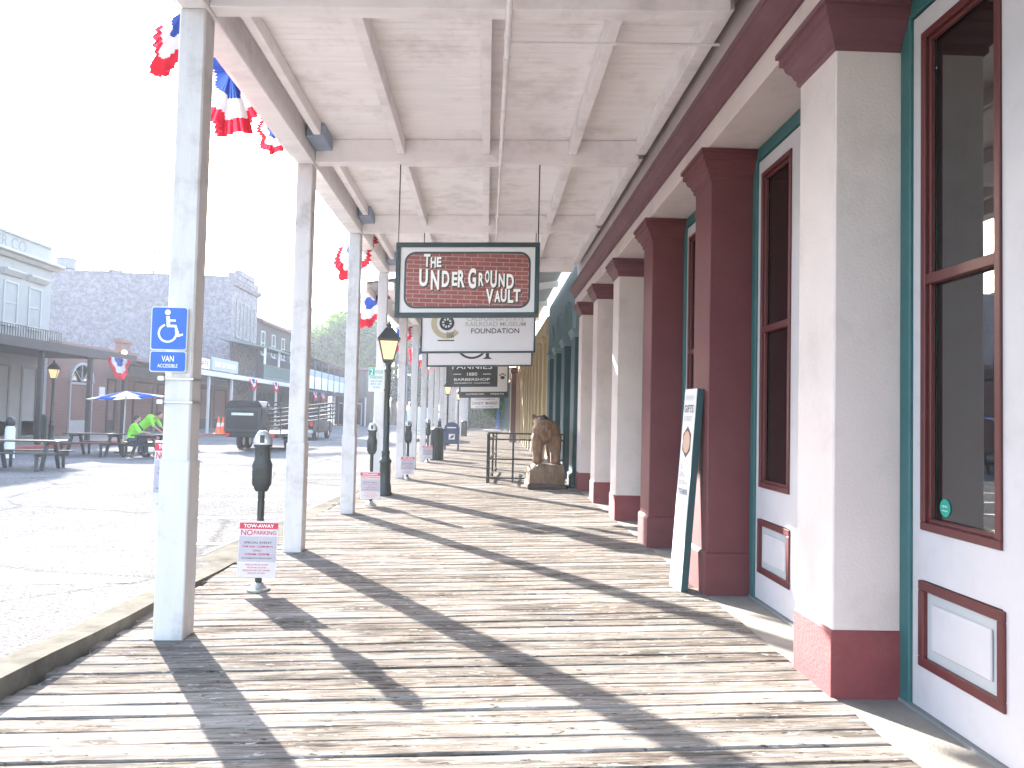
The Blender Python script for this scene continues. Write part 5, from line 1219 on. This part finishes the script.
for i, (x, y, H, Rr, mt, lb) in enumerate(((-23.0, 112, 16.5, 6.5, 'leaf_green', 'pale green tree left of the third post, lowest in outline'), (-18.6, 114, 18.5, 6.4, 'leaf_green', 'tall sunlit tree between the second and third posts'), (-13.0, 110, 17.5, 6.2, 'leaf_green', 'bright green tree behind the lantern'),
                                     (-6.5, 118, 15, 5.6, 'leaf_dark', 'dark green tree behind the far white posts'), (-2.0, 124, 13, 5.0, 'leaf_dark', 'dark tree past the end of the boardwalk'), (3.5, 122, 11, 4.6, 'leaf_dark', 'tree behind the farthest shop front'), (-27, 128, 12, 5, 'leaf_dark', 'dim tree behind the timber building'),
   (-.3, 101, 8, 3.6, 'leaf_dark', 'low dense tree framed by the end of the boardwalk'), (-5.2, 104, 9, 4.2, 'leaf_dark', 'low dark tree behind the fence near the far posts'), (-9.5, 104, 8.5, 4.0, 'leaf_dark', 'low dark tree behind the picket fence under the lantern'))):
    tree(lb, (x, y, -.5), H, Rr, 70+i, mt, nleaf=22000 if i < 4 else 9000, trunk_h=.30 if i < 7 else .12)
def shrub(label, loc, r_, seed):
    rr_ = random.Random(seed); t = thing('shrub', loc, label, 'shrub', 'shrubs closing the boardwalk'); o = Vector(loc); st = MB()
    for q in range(6): st.tube(o, o+Vector((rr_.uniform(-.5, .5)*r_, rr_.uniform(-.5, .5)*r_, r_*1.0)), .03, .012, 5)
    st.build('stems', 'bark', t); v = []; f = []
    for q in range(4200):
        d_ = Vector((rr_.gauss(0, 1), rr_.gauss(0, 1), rr_.gauss(0, 1))).normalized()*r_*(rr_.random()**.35)*rr_.uniform(.75, 1.1); p = Vector((0, 0, r_*.9))+Vector((d_.x, d_.y, d_.z*.85))
        u_ = Vector((rr_.gauss(0, 1), rr_.gauss(0, 1), rr_.gauss(0, 1))).normalized(); w_ = u_.orthogonal().normalized(); s_ = .34; b_ = len(v)
        v += [p-u_*s_*.5, p+w_*s_*.3, p+u_*s_*.5, p-w_*s_*.3]; f.append((b_, b_+1, b_+2, b_+3))
    me = bpy.data.meshes.new('foliage'); me.from_pydata([tuple(p) for p in v], [], f); me.materials.append(MATS['leaf_green']); ob = bpy.data.objects.new('foliage', me); col.objects.link(ob); ob.parent = t
for i, (x, lb) in enumerate(((-1.6, 'left shrub at the end of the boardwalk'), (-.2, 'middle shrub at the end of the boardwalk'), (1.2, 'right shrub at the end of the boardwalk'))): shrub(lb, (x, 97+i*.4, -.6), 2.3, 90+i)

# ================================================================ AIR
hz = MB().box(-140, 60, -30, 380, -1.6, 56).build('haze', 'ground_dirt')
tag(hz, kind='stuff')
vm = bpy.data.materials.new('haze_air'); vm.use_nodes = True
vn = vm.node_tree.nodes; vn.remove(vn['Principled BSDF'])
pv = vn.new('ShaderNodeVolumePrincipled'); pv.inputs['Color'].default_value = (.80, .86, 1.0, 1); pv.inputs['Density'].default_value = .0007; pv.inputs['Anisotropy'].default_value = .3
vm.node_tree.links.new(pv.outputs[0], vn['Material Output'].inputs['Volume'])
hz.data.materials.clear(); hz.data.materials.append(vm)
